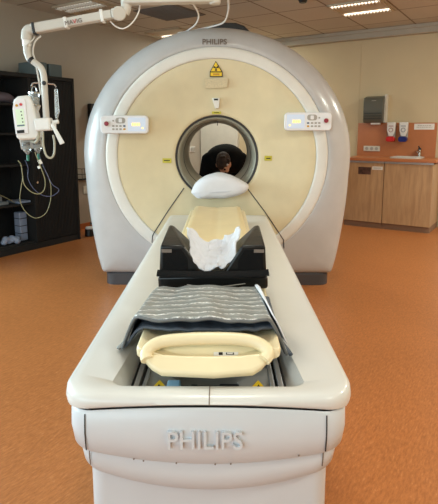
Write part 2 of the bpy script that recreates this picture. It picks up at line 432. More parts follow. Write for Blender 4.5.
# plinth
bm = nb()
def plo(ex, z): 
    return [V((GX + x, 4.42 + y, z)) for x, y in rrect(1.86 + ex, .84 + ex, .09, 8)]
loft(bm, rings_of(bm, [plo(.0, 0.0), plo(0, .09), plo(-.03, .105)])); 
bm.faces.ensure_lookup_table(); obj('plinth', bm, M['plinth'], G)
for x in (-.86, .86):
    bm = nb(); cyl(bm, (GX + x, 4.035, .002), (GX + x, 4.035, .02), .03); obj('levelling_foot', bm, M['alu'], G)
# black cable housing on the top rear of the shell
bm = nb(); prism(bm, [(x, 4.5, z) for x, z in ((-.12, 2.125), (-.05, 2.165), (.03, 2.182), (.14, 2.18), (.21, 2.155), (.27, 2.10), (.25, 2.0), (-.10, 2.0))], (0, .22, 0)); obj('cable_housing', bm, M['black'], G, bevel=.006)
# seams of the lower cover wedge
def on_disc(u, v):
    Y = 3.97
    for _ in range(6):
        p = py(u, v, Y); r = sqrt((p.x - GX) ** 2 + ((p.z - GZ) / (SQ if p.z > GZ + .33 else 1)) ** 2); Y = (discY(min(r, .779)) if r < .783 else (3.944 if r < .872 else 3.95)) - .0015
    return py(u, v, Y)
for line in ([(184, 188), (168, 211), (154, 233), (152.5, 236), (152, 244)], [(247, 188), (265, 212), (281, 236), (283.5, 240), (284, 250)]):
    pts = []
    for (u0, v0), (u1, v1) in zip(line, line[1:]):
        for i in range(6): pts.append(on_disc(u0 + (u1 - u0) * i / 6, v0 + (v1 - v0) * i / 6))
    bm = nb(); tube(bm, pts, .0042, n=6, k=1); obj('cover_seam', bm, M['bored'], G)
# lettering on the top of the shell
def on_shell_top(u, v, Y=3.97):
    return py(u, v, Y)
p = py(214.5, 42.0, 3.944)
text('lettering', 'PHILIPS', .058, frame(p, (1, 0, 0), (0, .22, 1)), M['greyink'], G, .002, bold=.001, sx=1.02)
# stickers on the cream cover
def sticker(name, u0, v0, u1, v1, m, parent=G, th=.002, label=None):
    a, b = on_disc(u0, v0), on_disc(u1, v1)
    bm = nb(); y = min(a.y, b.y) - th; xbox(bm, min(a.x, b.x), max(a.x, b.x), y - .001, y + th + .004, min(a.z, b.z), max(a.z, b.z))
    return obj(name, bm, m, parent, label=label)
s = sticker('label', 162.5, 158.3, 171.5, 162.8, M['yellowg'], label='small yellow sticker left of the bore')
s2 = sticker('label', 264.5, 155.8, 271.8, 160.6, M['yellowg'], label='small yellow sticker right of the bore')
s3 = sticker('label', 212, 111.5, 221, 114, M['yellowg'], label='small yellow sticker above the bore')
for st, (u0, v0, u1, v1) in ((s, (164, 160, 170, 160.9)), (s2, (266, 157.8, 270.5, 158.8)), (s3, (214, 112.4, 219, 113))):
    sticker('print', u0, v0, u1, v1, M['ink'], st, th=.0035)
# radiation warning sticker
def disc_poly(name, uv, m, off, parent=G, label=None):
    pts = [on_disc(u, v) for u, v in uv]; y = (3.9555 if pts[0].z > 1.6 else min(p.y for p in pts)) - off
    bm = nb(); prism(bm, [V((p.x, y, p.z)) for p in pts], (0, .006, 0)); return obj(name, bm, m, parent, label=label)
wl = disc_poly('warning_label', [(215.8, 60.8), (222.6, 72), (222.6, 77), (209.8, 77), (209.8, 72)], M['ink'], .002, label='yellow radiation warning sticker')
disc_poly('yellow_field', [(215.8, 62), (221.3, 71.5), (210.9, 71.5)], M['yellow'], .003, wl)
disc_poly('yellow_field', [(210.6, 72.6), (221.8, 72.6), (221.8, 76.2), (210.6, 76.2)], M['yellow'], .003, wl)
for a in (90, 210, 330):
    cx, cy = 216, 68.2
    uv = []
    for r_, off in ((.8, -28), (2.7, -28), (2.9, 0), (2.7, 28), (.8, 28)):
        t_ = radians(a + off + 180); uv.append((cx + r_ * cos(t_), cy - r_ * sin(t_)))
    disc_poly('trefoil', uv, M['ink'], .004, wl)
disc_poly('trefoil', [(216 + .7 * cos(radians(i * 40)), 68.2 + .7 * sin(radians(i * 40))) for i in range(9)], M['ink'], .004, wl)
disc_poly('print', [(213, 73.4), (219.4, 73.4), (219.4, 75.4), (213, 75.4)], M['gold'], .004, wl)
# faded transparent notice below it
m_ = mat('faded_notice', (210, 194, 158), .35, noise_amt=.10, scale=90)
disc_poly('notice', [(204.5, 79), (228, 78.4), (227, 87.8), (206, 88.6)], m_, .0015, label='faded translucent notice')
# little wedge-shaped sensor
bm = nb(); q = [on_disc(u, v) for u, v in ((212, 98.2), (220, 98.2), (219, 108.5), (215, 108.5))]; y = min(p.y for p in q)
prism(bm, [V((p.x, y - .028, p.z)) for p in q], (0, .034, 0)); sn = obj('sensor', bm, M['ring'], G, bevel=.004)
bm = nb(); q = [on_disc(u, v) for u, v in ((214, 98.9), (218, 98.9), (218, 100.6), (214, 100.6))]
prism(bm, [V((p.x, y - .030, p.z)) for p in q], (0, .006, 0)); obj('lens', bm, M['ink'], sn)
bm = nb(); q = py(217.5, 121, 4.03); tube(bm, [q, q + V((0, 0, -.035))], .004, k=1); obj('laser_slot', bm, M['bored'], G)
# control panels
def ctrl(u0, v0, u1, v1, mirror, label, tilt):
    Y = 3.90
    p = (py(u0, v0, Y) + py(u1, v1, Y)) / 2; w = abs(py(u1, v0, Y).x - py(u0, v0, Y).x); h = .137
    m = frame(p, (1, 0, tilt), (0, .06, 1))
    bm = nb(); pol = [m @ V((x, y, 0)) for x, y in rrect(w, h, .028)]; nn = (m.to_3x3() @ V((0, 0, 1)))
    prism(bm, [q - nn * .022 for q in pol], nn * .03); cp = obj('control_panel', bm, M['panel'], G, bevel=.006, label=label)
    bm = nb(); mm = m @ Matrix.Translation((0, 0, -.045)); box(bm, mm.translation, (w * .6, .05, h * .5)); obj('bracket', bm, M['white'], cp)
    def pad(name, x, y, pw, ph, mt, z=.0085, r=.003, par=cp):
        bm = nb(); prism(bm, [m @ V((x * mirror + a, y + b, z - .002)) for a, b in rrect(pw, ph, min(r, pw / 2.2, ph / 2.2), 3)], nn * .004); return obj(name, bm, mt, par)
    scx = .095
    s_ = pad('screen', scx, .0, .135, .105, M['lcd'], r=.006)
    for i in range(5): pad('digit', scx + .022 + mirror * (.028 - i * .014) if False else scx + (.02 - .013 * i) * 1, .0, .009, .022, M['led'], z=.011, r=.002, par=s_)
    pad('digit', scx + .045, -.028, .012, .01, M['led'], z=.011, par=s_)
    pad('button', -.03, .03, .075, .044, M['greybtn'], r=.018); pad('button', -.03, .03, .026, .03, M['panel'], z=.0115, r=.006)
    for j, y in enumerate((-.012, -.036)):
        for i, x in enumerate((-.085, -.058, -.03)): pad('button', x, y, .018, .013, M['greybtn'])
        pad('button', .0, y, .017, .013, (M['blueg'], M['gold'])[j])
    pad('button', -.085, .028, .012, .012, M['greybtn'])
    bm = nb(); c0 = m @ V((-.135 * mirror, .005, .006)); cyl(bm, c0, c0 + nn * .012, .024, .024); e_ = obj('emergency_button', bm, M['paper'], cp)
    bm = nb(); cyl(bm, c0 + nn * .012, c0 + nn * .026, .018, .016); obj('button_cap', bm, M['maroon'], e_, bevel=.003)
ctrl(100.5, 115, 148.5, 134, 1, 'control panel left of the bore, with lit amber digits', .0)
ctrl(284.3, 112, 331.5, 131, -1, 'control panel right of the bore, with lit amber digits', .0)

# ------------------------------------------------------------------ patient table
TX = -.009
T = thing('patient_table', 'long white CT patient table in the foreground leading to the scanner', 'patient table', (TX, 2.4, 0))
def path(hw, yf, r, bulge=.02, yb=3.92, ins=0):
    """closed plan outline with a fixed number of points, front edge first"""
    pts = []
    n = 24
    for i in range(n + 1):                                   # front, left to right
        x = -(hw - r) + 2 * (hw - r) * i / n
        pts.append((x, yf + bulge * (x / hw) ** 2))
    yc = yf + bulge * ((hw - r) / hw) ** 2
    for i in range(1, 10):
        t = radians(-90 + 90 * i / 9); pts.append((hw - r + r * cos(t), yc + r + r * sin(t)))
    for i in range(1, 13): pts.append((hw, yc + r + (yb - yc - r) * i / 12))
    for i in range(1, 8): pts.append((hw - 2 * hw * i / 8, yb))
    for i in range(12, 0, -1): pts.append((-hw, yc + r + (yb - yc - r) * i / 12))
    for i in range(9, 0, -1):
        t = radians(-90 - 90 * i / 9); pts.append((-(hw - r) + r * cos(t), yc + r + r * sin(t)))
    return pts
ZS, ZC = .553, .578            # height of the joint under the rim: sides / centre
def arch(x, zc, zs, w=.36): return zc + (zs - zc) * min(1, abs(x / w)) ** 2
def tl(pts, zf): return [V((TX + x, y, zf(x) if callable(zf) else zf)) for x, y in pts]
# rim: outer skin, top and the sloping wall of the well
def well(hw, yf, r, yb): 
    p = path(hw, yf, r, .0, yb); return [(x * (1 if y > 1.7 else 1 + (.258 / hw - 1) * min(1, (1.7 - y) / .38)), y) for x, y in p]
bm = nb()
lay = [tl(path(.374, 1.178, .085), lambda x: arch(x, ZC, ZS) + .001), tl(path(.384, 1.172, .09), lambda x: arch(x, ZC, ZS) + .003),
       tl(path(.388, 1.168, .10), lambda x: arch(x, .585, .57)), tl(path(.385, 1.172, .10), .592), tl(path(.374, 1.184, .09), .599), tl(path(.35, 1.20, .085), .601),
       tl(well(.215, 1.232, .03, 3.85), .6), tl(well(.208, 1.24, .03, 3.845), .596), [V((TX + x * (.225 / .258 if y < 1.7 else .88), y, z)) for x, y, z in [(a, b, .552) for a, b in well(.215, 1.262, .03, 3.83)]], [V((TX + x * (.215 / .258 if y < 1.7 else .84), y, .535)) for x, y in well(.215, 1.27, .03, 3.82)]]
loft(bm, rings_of(bm, lay)); obj('top_cover', bm, M['tablew'], T, smooth=60)
bm = nb(); tube(bm, [V((TX + .005, 1.166, .583)), V((TX + .005, 1.172, .592)), V((TX + .005, 1.19, .6005)), V((TX + .005, 1.232, .6015))], .0014, n=6, k=4); obj('rim_joint', bm, M['greyink'], T)
# tiers below
def tier(name, hw, yf, r, zt, zb, m, flare=.012):
    bm = nb()
    L = [tl(path(hw - .006, yf + .006, r), zt), tl(path(hw, yf, r), lambda x: zt(x) - .006), tl(path(hw, yf - .006, r), lambda x: (zt(x) + zb(x)) / 2),
         tl(path(hw - .004, yf + .002, r), lambda x: zb(x) + .008), tl(path(hw - .014, yf + .012, r), zb), tl(path(hw - .04, yf + .04, r), lambda x: zb(x) - .002)]
    loft(bm, rings_of(bm, L)); return obj(name, bm, m, T, smooth=50)
z1 = lambda x: arch(x, .413, .446)
z2 = lambda x: arch(x, .315, .380)
FA = tier('front_fascia', .368, 1.166, .075, lambda x: arch(x, ZC, ZS) - .003, z1, M['tablew2'])
tier('lower_fascia', .352, 1.196, .07, lambda x: z1(x) + .02, z2, M['tablew2'])
bm = nb(); loft(bm, rings_of(bm, [tl(path(.335, 1.24, .05), lambda x: z2(x) + .03), tl(path(.335, 1.24, .05), .06), tl(path(.325, 1.25, .05), .0)]))
obj('pedestal', bm, M['tablew2'], T)
for x in (-.315, .305):
    bm = nb(); pts = [V((TX + x, 1.166 + .02 * (x / .368) ** 2 - .0005, z)) for z in (.55, .50, .45)]
    pts = [V((p.x, p.y - (.006 if i == 1 else .0), p.z)) for i, p in enumerate(pts)]
    tube(bm, pts, .0018, n=6, k=3); obj('panel_joint', bm, M['bored'], T)
    bm = nb(); pts = [V((TX + x * 1.0, 1.196 + .02 * (x / .352) ** 2 + d, z)) for z, d in ((.45, -.001), (.42, -.006), (.385, .0))]
    tube(bm, pts, .0017, n=6, k=3); obj('panel_joint', bm, M['greyink'], T)
text('embossed_lettering', 'PHILIPS', .068, frame((TX - .006, 1.159, .492), (1, 0, 0), (0, .0, 1)), M['tablew2'], T, .0065, sx=.90, bold=.0005)
# little chips in the paint
bm = nb()
for x, z in ((-.305, .562), (-.19, .432), (-.165, .428), (-.08, .424), (.02, .422), (.06, .423), (.235, .442)):
    y = 1.1605 + .02 * (x / .368) ** 2
    bmesh.ops.create_icosphere(bm, subdivisions=1, radius=.0026, matrix=Matrix.Translation((TX + x, y + (.012 if z > .5 else .0035), z)))
obj('paint_chips', bm, M['greyink'], T)['kind'] = 'stuff'
# well contents
bm = nb(); xbox(bm, TX - .25, TX + .25, 1.25, 3.85, .525, .536); obj('well_floor', bm, M['greytray'], T)
for s_ in (-1, 1):
    for k, (x, w, z, m) in enumerate(((.200, .014, .575, 'alu'), (.178, .012, .570, 'alu'), (.189, .010, .55, 'black'), (.2115, .006, .575, 'black'))):
        bm = nb(); xbox(bm, TX + s_ * x - w / 2, TX + s_ * x + w / 2, 1.262, 3.8, .536, z); obj('rail' if m == 'alu' else 'rail_gasket', bm, M[m], T, bevel=.002)
bm = nb(); prism(bm, [(TX - .175, 1.264, .555), (TX - .10, 1.264, .552), (TX - .08, 1.33, .56), (TX - .17, 1.40, .57)], (0, 0, -.018)); obj('tray_plate', bm, M['greytray'], T)
bm = nb(); prism(bm, [(TX + .175, 1.264, .555), (TX + .10, 1.264, .552), (TX + .08, 1.33, .56), (TX + .17, 1.40, .57)], (0, 0, -.018)); obj('tray_plate', bm, M['greytray'], T)
for s_ in (-1, 1):
    q = V((TX + s_ * .145, 1.285, .560))
    bm = nb(); prism(bm, [q + V((x * s_, y, z_)) for x, y, z_ in ((-.005, .04, .006), (.024, -.022, -.001), (-.046, -.022, -.001))][::1], (0, 0, .003)); wl = obj('warning_label', bm, M['yellow'], T, label='yellow triangular warning sticker')
    bm = nb(); prism(bm, [q + V((x * s_, y, .0035 + z_)) for x, y, z_ in ((-.006, .018, .004), (.004, -.01, .001), (-.02, -.012, .001), (-.012, .004, .002))], (0, 0, .001)); obj('print', bm, M['ink'], wl)
bm = nb(); xbox(bm, TX - .085, TX + .1, 1.268, 1.32, .536, .556); xbox(bm, TX + .03, TX + .085, 1.262, 1.30, .536, .572); xbox(bm, TX - .05, TX - .03, 1.262, 1.30, .54, .57); xbox(bm, TX - .01, TX + .02, 1.262, 1.29, .54, .566)
obj('mechanism', bm, M['darkmech'], T, bevel=.003)
bm = nb(); xbox(bm, TX - .115, TX - .078, 1.262, 1.31, .54, .578); obj('clip', bm, M['bluecl'], T, bevel=.004, label='light blue clip')
# pallet (the cradle board)
def pal(Y, hw=.191, z=.655, k=1):
    out = []; n = 20
    for i in range(n + 1):
        x = -hw + 2 * hw * i / n; out.append(V((TX + x, Y, z + .032 * (abs(x) / hw) ** 2.4)))
    for i in range(1, 6):
        t = radians(-90 * 0 + 180 * i / 6); out.append(V((TX + hw + .008 * sin(t), Y, z + .032 - .014 + .014 * cos(t))))
    for i in range(n + 1):
        x = hw - 2 * hw * i / n; out.append(V((TX + x, Y, z - .028 + .032 * (abs(x) / hw) ** 2.4)))
    for i in range(1, 6):
        t = radians(180 * i / 6); out.append(V((TX - hw - .008 * sin(t), Y, z + .032 - .014 - .014 * cos(t))))
    return out
bm = nb(); L = rings_of(bm, [pal(1.275, .180, .655), pal(1.28, .187), pal(1.30, .191), pal(3.58, .191, .660), pal(3.62, .183, .660)])
loft(bm, L); bm.faces.new(L[0]); bm.faces.new(L[-1]); PA = obj('pallet', bm, M['pallet'], T, smooth=50)
bm = nb(); xbox(bm, TX - .14, TX + .14, 1.46, 3.6, .56, .64); obj('pallet_carrier', bm, M['darkmech'], T)
# handle end piece, in a tilted plane
HO = V((TX + .0, 1.218, .618)); HU = V((0, .79, .613)).normalized(); HN = V((0, -.613, .79)).normalized()
def hp(x, s, n=0): return HO + V((x, 0, 0)) + HU * s + HN * n
def pxh(u, v):              # pixel to the tilted plane's coordinates
    r = ray(u, v); t = (HO - EYE).dot(HN) / r.dot(HN); q = EYE + r * t - HO
    return q.x, q.dot(HU)
outl = [(161, 375), (214, 377.5), (253, 374.5), (262, 369), (269, 361), (270, 354), (262, 355), (240, 357.5), (214, 358), (180, 357.5), (158, 356), (144.5, 357), (144.5, 362), (151, 369)]
bm = nb(); prism(bm, [hp(*pxh(u, v - 1.5), -.022) for u, v in outl], HN * .03)
HP = obj('end_plate', bm, M['pallet'], T, bevel=.008, seg=3)
bm = nb(); hpth = [(147.5, 361), (146.5, 355), (152, 347.5), (165, 342.3), (190, 340), (215, 339.4), (240, 340.4), (256, 343.5), (266, 350), (267.5, 356), (264, 361)]
tube(bm, [hp(*pxh(u, v), .006) for u, v in hpth], .0175, n=14, k=5); obj('handle', bm, M['pallet'], T, smooth=70)
bm = nb(); prism(bm, [hp(*pxh(u, v), -.03) for u, v in ((150, 358), (264, 358), (262, 342), (215, 339), (156, 343))], HN * .012); obj('handle_back', bm, M['pallet'], T, bevel=.003)
# label under the grip
m = frame(hp(*pxh(226, 351), -.0165), (1, 0, .0), HU)
def lab(name, x0, x1, y0, y1, mt, z, par):
    bm = nb(); prism(bm, [m @ V(q + (z,)) for q in ((x0, y0), (x1, y0), (x1, y1), (x0, y1))], (m.to_3x3() @ V((0, 0, .001)))); return obj(name, bm, mt, par)
lb = lab('label', -.034, .034, -.007, .005, M['paper'], 0, HP); lb['label'] = 'white label'
lab('print', -.02, -.009, -.004, .004, M['ink'], .0008, lb); lab('print', 0, .022, -.003, .003, M['ink'], .0008, lb); lab('print', .003, .019, -.0018, .0018, M['paper'], .0018, lb)

# cushion on the pallet
bm = nb(); L = []
for Y, hw, dz in ((2.035, .16, -.03), (2.04, .166, 0), (2.055, .168, .004), (2.6, .168, .002), (3.1, .166, 0), (3.45, .164, .0), (3.53, .163, .004), (3.565, .16, -.01), (3.57, .155, -.03)):
    ring = []; n = 18
    for i in range(n + 1):
        x = -hw + 2 * hw * i / n; e = abs(x) / hw
        ring.append(V((TX + .0 + x, Y + (.012 * sin(x * 40) if Y > 3.4 else 0), .722 + dz - .006 * cos(e * 3) * 0 + .010 * e ** 2 - (.012 if e > .97 else 0) + (-.004 if abs(x) < .012 else 0))))
    for i in range(n + 1):
        x = hw - 2 * hw * i / n; e = abs(x) / .2; ring.append(V((TX + x, Y, .668 + .03 * e ** 2.4 + .003)))
    L.append(ring)
R_ = rings_of(bm, L); loft(bm, R_); bm.faces.new(R_[0]); bm.faces.new(R_[-1])
tag(obj('table_mattress', bm, M['cush'], smooth=60), 'thin cream vinyl mattress on the far half of the patient table', 'mattress')

# ------------------------------------------------------------------ black positioning cradle
K = thing('positioning_cradle', 'black V-shaped support cradle with raised sides strapped across the table', 'support cradle', (0, 1.88, .70))
BY, FY = 2.02, 1.745
def wing(s):
    f = [(-.196, .722), (-.188, .862), (-.103, .862), (-.04, .762), (-.04, .715), (-.196, .702)]
    bk = [(-.192, .722), (-.186, .885), (-.17, .885), (-.05, .775), (-.05, .715), (-.192, .702)]
    bm = nb(); A = [bm.verts.new((TX + .003 + s * x, FY, z)) for x, z in f]; m_ = [bm.verts.new((TX + .003 + s * (x * .4 + x2 * .6), FY + .16, z * .4 + z2 * .6)) for (x, z), (x2, z2) in zip(f, bk)]
    B = [bm.verts.new((TX + .003 + s * x, BY, z)) for x, z in bk]
    loft(bm, [A, m_, B]); bm.faces.new(A); bm.faces.new(B); return bm
for s_ in (-1, 1):
    w_ = obj('side_wing', wing(s_), M['vinyl'], K, bevel=.008, seg=3)
    bm = nb(); prism(bm, [(TX + .003 + s_ * x, FY - .004, z) for x, z in ((-.182, .77), (-.18, .85), (-.112, .85), (-.09, .81), (-.09, .77))], (0, .006, 0)); pk = obj('front_pad', bm, M['nylon'], w_, bevel=.004)
    bm = nb(); xbox(bm, TX + .003 + s_ * -.165 - .018, TX + .003 + s_ * -.165 + .018, FY - .008, FY - .003, .838, .849); obj('tag', bm, M['greyink'], pk, label='small grey tag')
bm = nb(); prism(bm, [(TX + .003 + x, FY - .012, z) for x, z in ((-.197, .70), (-.198, .75), (-.05, .755), (.05, .755), (.198, .75), (.199, .705), (0, .69))], (0, .285, 0)); obj('base', bm, M['vinyl'], K, bevel=.01, seg=3)
bm = nb(); tube(bm, [V((TX + .003 + x, FY - .02 - .004 * cos(x * 8), z)) for x, z in ((-.199, .766), (-.15, .764), (0, .762), (.15, .765), (.20, .769))], .014, n=8, k=5, flat=.3)
obj('strap', bm, M['nylon'], K, label='black nylon strap')
# thin crease lines of shiny piping on the base
bm = nb(); tube(bm, [V((TX + x, FY - .0145, z)) for x, z in ((-.09, .722), (-.04, .714), (0, .712), (.06, .718), (.12, .726))], .0016, n=6, k=4); obj('piping', bm, M['greybtn'], K)

# white cloth in the cradle
bm = nb(); nx, ny = 34, 26; g = []
for j in range(ny):
    Y = 1.750 + .295 * j / (ny - 1); row = []
    for i in range(nx):
        t = -1 + 2 * i / (nx - 1); w = (.075 + .034 * min(1, (Y - 1.775) / .2)) 
        x = t * w; 
        inc = 1
        yy = (Y - 1.75) / .295; zc = .755 + .047 * yy + (max(0, abs(x) - .035) * (1.12 - .3 * yy))
        
        z = zc + .018 * noise.noise(V((x * 22, Y * 14, 0))) + .012 * noise.noise(V((x * 50, Y * 30, 3))) + .012
        edge = .012 * noise.noise(V((i * .3, j * .3, 7)))
        row.append(bm.verts.new((TX + x + .002 + edge, Y + .02 * noise.noise(V((i * .25, 0, 1))), z)))
    g.append(row)
for j in range(ny - 1):
    for i in range(nx - 1): bm.faces.new((g[j][i], g[j][i + 1], g[j + 1][i + 1], g[j + 1][i]))
tag(obj('white_sheet', bm, M['cloth'], smooth=80, solid=.008, sub=1), 'crumpled white sheet lying in the black cradle', 'sheet')

# ------------------------------------------------------------------ silver apron folded over the table
AX = -.019
M['greybind'] = mat('grey_binding', (104, 106, 108), .6)
AP = thing('lead_apron', 'silver-grey quilted lead apron folded in a loop across the patient table', 'lead apron', (TX, 1.55, .603))
def ap_z(xx, y, top):
    """height of the apron at xx (from the table's middle line)"""
    if top: zt, l0, l1, r0, r1, ze = .742, -.212 + .025 * y, -.266 + .05 * y, .172 - .02 * y, .228 - .05 * y, .618
    else: zt, l0, l1, r0, r1, ze = .703, -.194, -.262 + .03 * y, .196, .226 - .02 * y, .612
    z = zt
    if xx < l0: z = zt - (zt - ze) * min(1, (l0 - xx) / (l0 - l1)) ** 1.25
    if xx > r0: z = zt - (zt - ze) * min(1, (xx - r0) / (r1 - r0)) ** 1.25
    return z
def ap_top(t, y):          # t -1..1 across, y 0..1 front to back ; returns x, z
    hw = .247 - .05 * y
    x = t * hw
    z = ap_z(x + AX, y, True) + .004 * cos(t * 5) + .005 * noise.noise(V((t * 5, y * 3, 0)))
    return x, z
def sheet(zoff, inset, ys, nx=60, ny=18, lower=False, thick=.008):
    g = []; bm = nb()
    for j in range(ny):
        y = j / (ny - 1); row = []
        for i in range(nx):
            t = -1 + 2 * i / (nx - 1); x, z = ap_top(t * inset, y)
            Y = 1.345 + (.295) * y + (.04 * (t < 0) * abs(t) ** 3 + .045 * abs(t) ** 4) * (1 - y) + ys
            if lower:
                x = t * (.245 - .03 * y); z = ap_z(x + AX, y, False)
                Y += .008 * (1 - y)
                z = max(z + .005 * noise.noise(V((t * 9, y * 4, 5))), .612)
            row.append(bm.verts.new((TX + x + AX, Y, z + zoff)))
        g.append(row)
    for j in range(ny - 1):
        for i in range(nx - 1): bm.faces.new((g[j][i], g[j][i + 1], g[j + 1][i + 1], g[j + 1][i]))
    return bm
obj('outer_panel', sheet(.0, 1, 0), M['silver'], AP, smooth=80, solid=.007)
obj('inner_lining', sheet(-.008, .985, .006), M['lining'], AP, smooth=80, solid=.008, label='slate blue lining')
obj('under_panel', sheet(.0, 1.0, .006, lower=True), M['lining'], AP, smooth=80, solid=.007)
# fold at both ends
for s_ in (-1, 1):
    bm = nb(); g = []
    for j in range(12):
        y = j / 11; row = []
        x1, z1_ = ap_top(s_, y); Y = 1.345 + .295 * y + (.04 * (s_ < 0) + .045) * (1 - y)
        x2 = s_ * (.255 - .05 * y)
        for i in range(7):
            a = pi * i / 6
            row.append(bm.verts.new((TX + AX + x1 * (1 - i / 6) + x2 * (i / 6) + s_ * .012 * sin(a), Y + .003, z1_ * (1 - i / 6) + .612 * (i / 6))))
        g.append(row)
    for j in range(11):
        for i in range(6): bm.faces.new((g[j][i], g[j][i + 1], g[j + 1][i + 1], g[j + 1][i]))
    obj('end_fold', bm, M['silver'] if s_ < 0 else M['lining'], AP, smooth=80, solid=.006)
# edge binding and a pale strap at the right end
bm = nb(); tube(bm, [V((TX + AX + ap_top(t, 0)[0], 1.344 + (.04 * (t < 0) * abs(t) ** 3 + .045 * abs(t) ** 4), ap_top(t, 0)[1] - .003)) for t in [-1 + i / 20 for i in range(41)]], .0042, n=8, k=1)
obj('edge_binding', bm, M['greybind'], AP)
bm = nb(); g = []
for j in range(14):
    y = j / 13; row = []
    for i in range(5):
        t = .80 + .042 * i; x, z = ap_top(t, 1 - y * .98); Y = 1.345 + .295 * (1 - y * .98) + .045 * t ** 4 * y
        row.append(bm.verts.new((TX + AX + x + .009, Y, z + .009)))
    g.append(row)
for j in range(13):
    for i in range(4): bm.faces.new((g[j][i], g[j][i + 1], g[j + 1][i + 1], g[j + 1][i]))
obj('hook_strip', bm, M['pillow'], AP, solid=.004, label='pale fastening strip')
bm = nb()
for y in (.25, .5, .75):
    tube(bm, [V((TX + AX + ap_top(t, y)[0], 1.345 + .295 * y, ap_top(t, y)[1] + .0035)) for t in [-.97 + 1.94 * i / 30 for i in range(31)]], .0016, n=6, k=1)
obj('stitching', bm, M['greybtn'], AP)

# ------------------------------------------------------------------ pillow in the bore
pp = [(190.5, 192), (194, 184), (200, 178), (209, 174.3), (221, 173), (233, 175.5), (243, 180.5), (249, 185), (246.5, 190.5), (236, 195.5), (222, 197.8), (207, 198), (197, 197.5)]
pp = [py(u, v, 3.87) for u, v in pp]; pp = smoothpath(pp + [pp[0]], 4)[:-1]; pc = V((.0, 0, .84))
bm = nb(); L = []
for Y, sx_, sz, zmin in ((3.79, .55, .5, 0), (3.80, .82, .78, 0), (3.83, .95, .94, 0), (3.88, 1.0, 1.0, 0), (3.94, .99, 1.0, 0), (3.965, .82, .98, .795), (4.0, .76, .97, .80), (4.12, .72, .92, .812), (4.22, .68, .85, .812), (4.28, .55, .6, .815), (4.30, .35, .3, .82)):
    def fit(q):
        r_ = sqrt((q.x - GX) ** 2 + (q.z - GZ) ** 2); lim = .281
        return q if Y < 3.975 or r_ < lim else V((GX + (q.x - GX) * lim / r_, Y, GZ + (q.z - GZ) * lim / r_))
    L.append([fit(V((pc.x + (p.x - pc.x) * sx_, Y, max(zmin, pc.z - .006 + (p.z - pc.z) * sz)))) + V((0, .0, .008 * noise.noise(V((p.x * 16, Y * 14, p.z * 16))) if Y < 3.97 else 0)) for p in pp])
R_ = rings_of(bm, L); loft(bm, R_); bm.faces.new(R_[0]); bm.faces.new(R_[-1])
pw = obj('pillow', bm, M['pillow'], smooth=80, sub=1); tag(pw, 'white pillow resting in the mouth of the scanner bore', 'pillow')
bm = nb(); tube(bm, [V((-.13, 3.812, .785)), V((-.05, 3.788, .80)), V((.05, 3.788, .805)), V((.13, 3.80, .815))], .0022, n=6, k=5); obj('seam', bm, M['cloth'], pw)

# ------------------------------------------------------------------ person behind the scanner
def blob(bm, chain, step=.35):
    for (p0, r0), (p1, r1) in zip(chain, chain[1:]):
        p0, p1 = V(p0), V(p1); L_ = (p1 - p0).length; n = max(1, int(L_ / (min(r0, r1) * step)))
        for i in range(n + 1):
            t = i / n; bmesh.ops.create_icosphere(bm, subdivisions=2, radius=r0 + (r1 - r0) * t, matrix=Matrix.Translation(p0.lerp(p1, t)))
def ell(bm, c, r, rot=None):
    bmesh.ops.create_icosphere(bm, subdivisions=3, radius=1, matrix=Matrix.Translation(V(c)) @ (rot.to_4x4() if rot else Matrix()) @ Matrix.Diagonal((r[0], r[1], r[2], 1)))
def remeshed(name, bm, vox, mats, parent, smooth_it=4, assign=None):
    me = bpy.data.meshes.new('tmp'); off = absloc(parent)
    for v in bm.verts: v.co -= off
    bm.to_mesh(me); bm.free(); t = bpy.data.objects.new('tmp', me); C.objects.link(t)
    r = t.modifiers.new('r', 'REMESH'); r.mode = 'VOXEL'; r.voxel_size = vox
    s = t.modifiers.new('s', 'SMOOTH'); s.factor = .6; s.iterations = smooth_it
    dg = bpy.context.evaluated_depsgraph_get(); m2 = bpy.data.meshes.new_from_object(t.evaluated_get(dg)); bpy.data.objects.remove(t)
    m2.name = name; m2.materials.clear()
    for x in mats: m2.materials.append(x)
    for p_ in m2.polygons:
        p_.use_smooth = True
        if assign: p_.material_index = assign(p_.center + off)
    o = bpy.data.objects.new(name, m2); C.objects.link(o); o.parent = parent; return o
HX, HY, HZ = .035, 5.42, .925
PE = thing('person', 'person with short brown hair in black clothes bending forward behind the scanner bore', 'person', (.06, 5.9, 0))
bm = nb()
hips = V((.06, 5.98, .90)); chest = V((.055, 5.72, .95)); neck = V((.045, 5.52, .93))
blob(bm, [(hips, .14), ((.06, 5.88, .955), .145), (chest, .15), ((.05, 5.62, .945), .12), (neck, .065), ((HX, 5.46, .93), .06)], .25)
